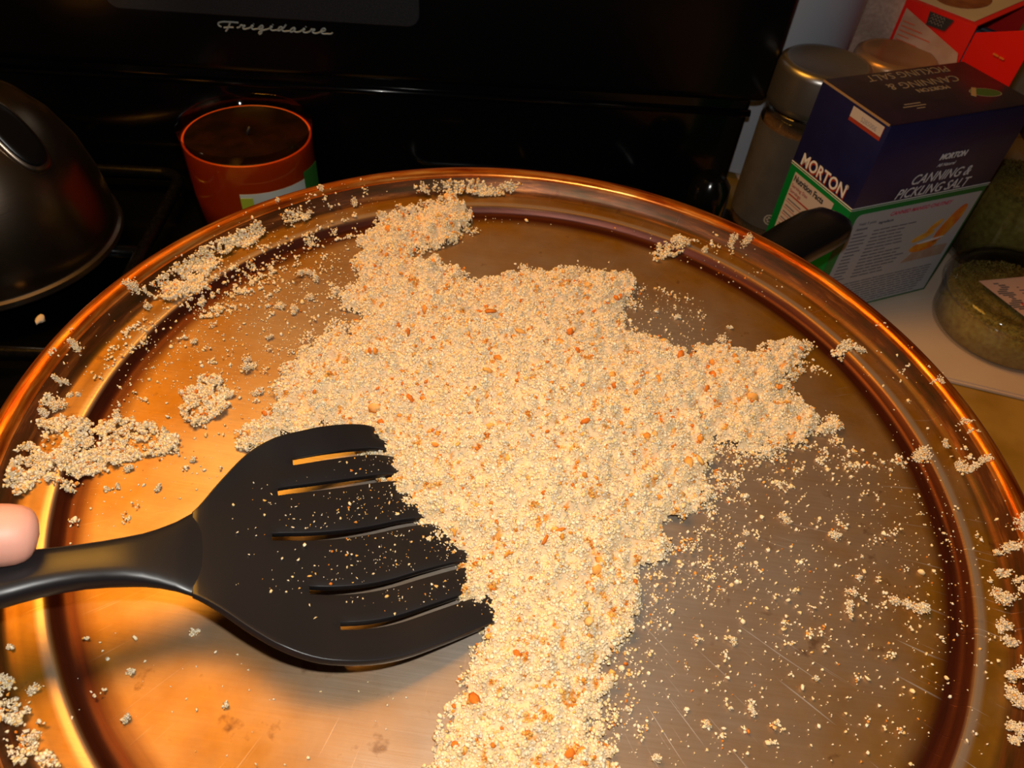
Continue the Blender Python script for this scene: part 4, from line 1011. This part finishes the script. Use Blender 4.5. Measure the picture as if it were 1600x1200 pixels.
tag(sk2, 'creased beige cloth sack behind the amber capped jar, next to the white canister', 'sack')

# ------------------------------------------------------------------ red carton
red_card = mat('red_card', (0.62, 0.006, 0.002), 0.5)
rc = empty('red_carton', (0.435, 0.655, 0.0))
tag(rc, 'bright red opened cardboard box standing behind the salt box', 'box')
E0 = Vector((0, 0)); L0 = Vector((-0.040, 0.058)); R0 = Vector((0.076, 0.062)) * 1.25
F0_ = Vector((0.018, -0.053))
ZT = 0.198
def wall_quad(name, a, b, z0, z1, th, m, parent, n=None):
    bm = bmesh.new(); d_ = (b - a).normalized(); nn = Vector((-d_.y, d_.x)) * th
    pts = [a, b, b + nn, a + nn]
    prism(bm, pts, z0, z1); bmesh.ops.bevel(bm, geom=list(bm.edges), offset=0.0002, segments=1, affect='EDGES')
    return obj_bm(name, bm, m, parent, False)
wall_quad('side_panel', E0, L0, 0, ZT, -0.0008, red_card, rc)
wall_quad('back_panel', L0, L0 + R0, 0, ZT, -0.0008, red_card, rc)
wall_quad('far_panel', L0 + R0, R0, 0, ZT, -0.0008, red_card, rc)
wall_quad('front_panel', E0, R0, 0, 0.120, 0.0008, red_card, rc)
fl = wall_quad('open_flap', E0 + Vector((0.0005, -0.001)), F0_, 0.0, 0.193, 0.0008, red_card, rc)
for v in fl.data.vertices:
    if v.co.z > 0.1: v.co.z += 0.024 * ((v.co.xy - E0).length / 0.056)
bm = bmesh.new(); prism(bm, [E0, R0, L0 + R0, L0], 0.0, 0.0008); obj_bm('bottom_panel', bm, red_card, rc, False)
inner = mottled('blue_grey_sachet', (0.07, 0.08, 0.11), (0.14, 0.15, 0.19), 30, 0.4)
for k in range(4):
    p0 = E0 + R0 * (0.12 + 0.2 * k) + L0 * 0.12
    wall_quad('sachet', p0, p0 + L0 * 0.75, 0.002, 0.178 - 0.004 * (k % 2), 0.006, inner, rc)
lidm = mottled('lid_print', (0.46, 0.40, 0.36), (0.52, 0.46, 0.42), 20, 0.5)
bm = bmesh.new()
prism(bm, [E0, R0, L0 + R0, L0], ZT, ZT + 0.001)
obj_bm('lid', bm, red_card, rc, False)
u2 = R0.normalized(); v2 = L0.normalized()
def lid_pt(a, b): return (E0 + u2 * a + v2 * b)
Lf = Matrix.Translation((0, 0, ZT + 0.0014))
decal('printed_top', [lid_pt(*q) for q in ((0.006, 0.006), (0.115, 0.006), (0.115, 0.066), (0.006, 0.066))], lidm, rc, Lf)
decal('printed_food', [lid_pt(0.055 + 0.036 * math.cos(t_), 0.042 + 0.024 * math.sin(t_)) for t_ in [2 * PI * k / 24 for k in range(24)]], mottled('food_print', (0.16, 0.045, 0.01), (0.26, 0.10, 0.03), 70, 0.5), rc, Matrix.Translation((0, 0, 0.0003)) @ Lf)
# side-panel print (frame: x from the far corner towards E0, y up)
dl = (E0 - L0).normalized()
nl = Vector((dl.y, -dl.x))
SFm = Matrix(((dl.x, 0, nl.x, L0.x + nl.x * 0.0012), (dl.y, 0, nl.y, L0.y + nl.y * 0.0012), (0, 1, 0, 0), (0, 0, 0, 1)))
LL = L0.length
decal('pale_label', [(0.004, 0.192), (0.000 + 0.003, 0.100), (LL - 0.004, 0.100), (LL - 0.001, 0.166), (LL - 0.004, 0.174)], mottled('pale_print', (0.36, 0.22, 0.17), (0.46, 0.32, 0.27), 50, 0.6), rc, SFm)
decal('black_label', [(0.026, 0.1965), (0.050, 0.1965), (0.046, 0.186), (0.0275, 0.1855)], print_black, rc, SFm)
bars('small_print', [(0.006, 0.181 - 0.004 * k, 0.018 + 0.010 * (k % 3), 0.182 - 0.004 * k) for k in range(9)], mat('orange_print', (0.50, 0.10, 0.04), 0.6), rc, Matrix.Translation((nl.x * 0.0003, nl.y * 0.0003, 0)) @ SFm)
for k in range(3):
    tube('label_script', [Vector((0.029 + 0.0017 * i, 0.1945 - 0.0028 * k + (0.0012 if i % 2 else -0.0008), 0)) for i in range(9)], 0.00028, dim_print, rc, 6).matrix_local = Matrix.Translation((nl.x * 0.0003, nl.y * 0.0003, 0)) @ SFm
df = (F0_ - E0).normalized(); nf_ = Vector((df.y, -df.x))
FFm = Matrix(((df.x, 0, nf_.x, E0.x + nf_.x * 0.0013), (df.y, 0, nf_.y, E0.y + nf_.y * 0.0013), (0, 1, 0, 0), (0, 0, 0, 1)))
goldp = mat('orange_gold_print', (0.62, 0.16, 0.02), 0.6)
bars('small_print', [(0.028, 0.1860, 0.034, 0.1875), (0.035, 0.1860, 0.040, 0.1875), (0.022, 0.167, 0.030, 0.1688), (0.031, 0.167, 0.036, 0.1688), (0.038, 0.167, 0.042, 0.1688), (0.033, 0.1632, 0.040, 0.1645)], goldp, rc, FFm)

# ------------------------------------------------------------------ tub of dried herbs
herb = mottled('dried_herbs', (0.22, 0.13, 0.012), (0.36, 0.30, 0.07), 220, 0.95, detail=6, lo=0.3, hi=0.7)
herb2 = mottled('dark_dried_herbs', (0.13, 0.085, 0.008), (0.25, 0.20, 0.04), 190, 0.95, detail=6, lo=0.3, hi=0.7)
tb = empty('deli_tub', (0.484, 0.486, 0.0004))
tag(tb, 'round clear plastic tub with lid and pink sticker at the right of the salt box', 'tub')
lathe('tub_base', [(0, 0.001), (0.056, 0), (0.0585, 0.001), (0.0605, 0.006), (0.0635, 0.036), (0.065, 0.0365), (0.065, 0.0375), (0.0628, 0.037), (0.0595, 0.0065), (0.056, 0.002), (0, 0.002)], clear_plastic, tb, 96, ang=60)
lathe('tub_lid', [(0, 0.0405), (0.040, 0.0405), (0.047, 0.0400), (0.049, 0.0425), (0.052, 0.0462), (0.055, 0.0468), (0.057, 0.0452), (0.0592, 0.0452), (0.0610, 0.0472), (0.0640, 0.0468), (0.0662, 0.044), (0.0668, 0.0385), (0.0660, 0.0376), (0.0652, 0.0385), (0.0645, 0.0430), (0.0625, 0.0452), (0.0605, 0.0450), (0.058, 0.0432), (0.0550, 0.0445), (0.0528, 0.0438), (0.0500, 0.0400), (0.047, 0.0385), (0, 0.0390)], clear_plastic, tb, 96, ang=60)
sticker = mottled('pink_sticker', (0.55, 0.36, 0.33), (0.60, 0.42, 0.40), 20, 0.5)
SM = Matrix.Translation((-0.034, 0.016, 0.0409)) @ Matrix.Rotation(math.radians(8), 4, 'Z')
decal('sticker', [(0, 0), (0.080, 0.004), (0.072, -0.036), (0.012, -0.050)], sticker, tb, SM)
SM2 = SM @ Matrix.Translation((0, 0, 0.0003))
bars('small_print', [(0.011 + 0.004 * math.sin(k), -0.006 - 0.0026 * k, 0.016 + 0.007 * abs(math.sin(k * 2.3)), -0.0045 - 0.0026 * k) for k in range(14)] + [(0.030, -0.012 - 0.004 * k, 0.030 + 0.005 * abs(math.sin(k * 1.7)) + 0.002, -0.011 - 0.004 * k) for k in range(7)], print_grey, tb, SM2)
redink = mat('red_ink', (0.60, 0.02, 0.02), 0.5)
bars('red_frame', [(0.0195, -0.0460, 0.0390, -0.0450), (0.0195, -0.0330, 0.0390, -0.0320), (0.0195, -0.0460, 0.0205, -0.0320), (0.0380, -0.0460, 0.0390, -0.0320)], redink, tb, SM2)
text_mesh('lettering', '11', 0.010, print_grey, tb, SM2 @ Matrix.Translation((0.0255, -0.0430, 0)))
# contents: a lumpy herb mass plus flakes (one object, nobody could count them)
def herb_mass(name, r, z0, z1, m, loc, label, nfl=5000, seed=1):
    rs3 = np.random.default_rng(seed)
    a = rs3.uniform(0, 2 * PI, nfl); side = rs3.random(nfl) < 0.45
    rr = np.where(side, r - 0.0006, np.sqrt(rs3.random(nfl)) * r * 0.98); zz = np.where(side, rs3.uniform(z0, z1, nfl), z1 + rs3.uniform(-0.0006, 0.0008, nfl))
    fr = np.where(side, 0.975 + 0.0 * zz, 1.0) * (0.955 + 0.045 * (zz - z0) / (z1 - z0))
    P_ = np.stack([rr * fr * np.cos(a), rr * fr * np.sin(a), zz], 1)
    u = rs3.normal(size=(nfl, 3)); u /= np.linalg.norm(u, axis=1)[:, None]; w = np.cross(u, rs3.normal(size=(nfl, 3))); w /= np.linalg.norm(w, axis=1)[:, None]
    s = rs3.uniform(0.0006, 0.0016, (nfl, 1)); n_ = np.cross(u, w) * s * 0.35
    V = np.stack([P_ + u * s, P_ + w * s * 0.6, P_ - u * s, P_ - w * s * 0.6, P_ + n_, P_ - n_], 1)
    lim = r - 0.0001
    rad_ = np.hypot(V[..., 0], V[..., 1]); k_ = np.minimum(1, lim * (0.96 + 0.04 * np.clip((V[..., 2] - z0) / (z1 - z0), 0, 1)) / np.maximum(rad_, 1e-9)); V[..., 0] *= k_; V[..., 1] *= k_
    V[..., 2] = np.clip(V[..., 2], z0, None)
    Fb = np.array([(0, 1, 4), (1, 2, 4), (2, 3, 4), (3, 0, 4), (1, 0, 5), (2, 1, 5), (3, 2, 5), (0, 3, 5)])
    F = (Fb[None] + (np.arange(nfl) * 6)[:, None, None]).reshape(-1, 3)
    # core
    n_ = 48; core = [(0.0, 0.0, z0)]
    for rr_, z in ((r * 0.94, z0), (r * 0.972, z1 - 0.0006)): core += [(rr_ * math.cos(2 * PI * i / n_), rr_ * math.sin(2 * PI * i / n_), z) for i in range(n_)]
    core.append((0, 0, z1)); b0 = nfl * 6; FC = []
    for i in range(n_):
        j = (i + 1) % n_; FC += [(b0, b0 + 1 + j, b0 + 1 + i), (b0 + 1 + i, b0 + 1 + j, b0 + 1 + n_ + j), (b0 + 1 + i, b0 + 1 + n_ + j, b0 + 1 + n_ + i), (b0 + 1 + 2 * n_, b0 + 1 + n_ + i, b0 + 1 + n_ + j)]
    o = np_mesh(name, np.vstack([V.reshape(-1, 3), np.array(core)]), np.vstack([F, np.array(FC)]), m, None, False)
    o.location = loc
    return tag(o, label, 'herbs', kind='stuff')
herb_mass('dried_herbs', 0.0600, 0.003, 0.033, herb, (0.484, 0.486, 0.0004), 'green brown dried herbs filling the round plastic tub', 9000, 2)

hj = empty('herb_jar', (0.540, 0.602, 0.0004))
tag(hj, 'large glass jar of dried herbs behind the plastic tub at the right edge', 'jar')
lathe('glass_body', [(0, 0.0), (0.052, 0), (0.055, 0.002), (0.056, 0.006), (0.056, 0.090), (0.053, 0.102), (0.045, 0.112), (0.040, 0.117), (0.040, 0.126), (0.038, 0.126), (0.038, 0.116), (0.050, 0.100), (0.0535, 0.090), (0.0535, 0.006), (0, 0.004)], glass, hj, 80, ang=50)
lathe('jar_lid', [(0, 0.140), (0.040, 0.140), (0.0425, 0.138), (0.043, 0.122), (0.0415, 0.121), (0.0415, 0.127), (0, 0.128)], mat('dark_lid', (0.03, 0.02, 0.015), 0.35), hj, 64)
herb_mass('dried_herbs', 0.0520, 0.0055, 0.078, herb2, (0.540, 0.602, 0.0004), 'dark dried herbs inside the large glass jar', 9000, 3)

# stray crumb beside the kettle
sc1 = chunk('bread_crumb', 0.0038, crumb_plain := mat('plain_bread', (0.72, 0.60, 0.44), 0.8), 4); sc1.location = (-0.3155, 0.4185, 0.0325); sc1.scale = (0.8, 1.3, 0.8)
tag(sc1, 'single pale bread crumb fallen on the grate below the kettle', 'crumb')
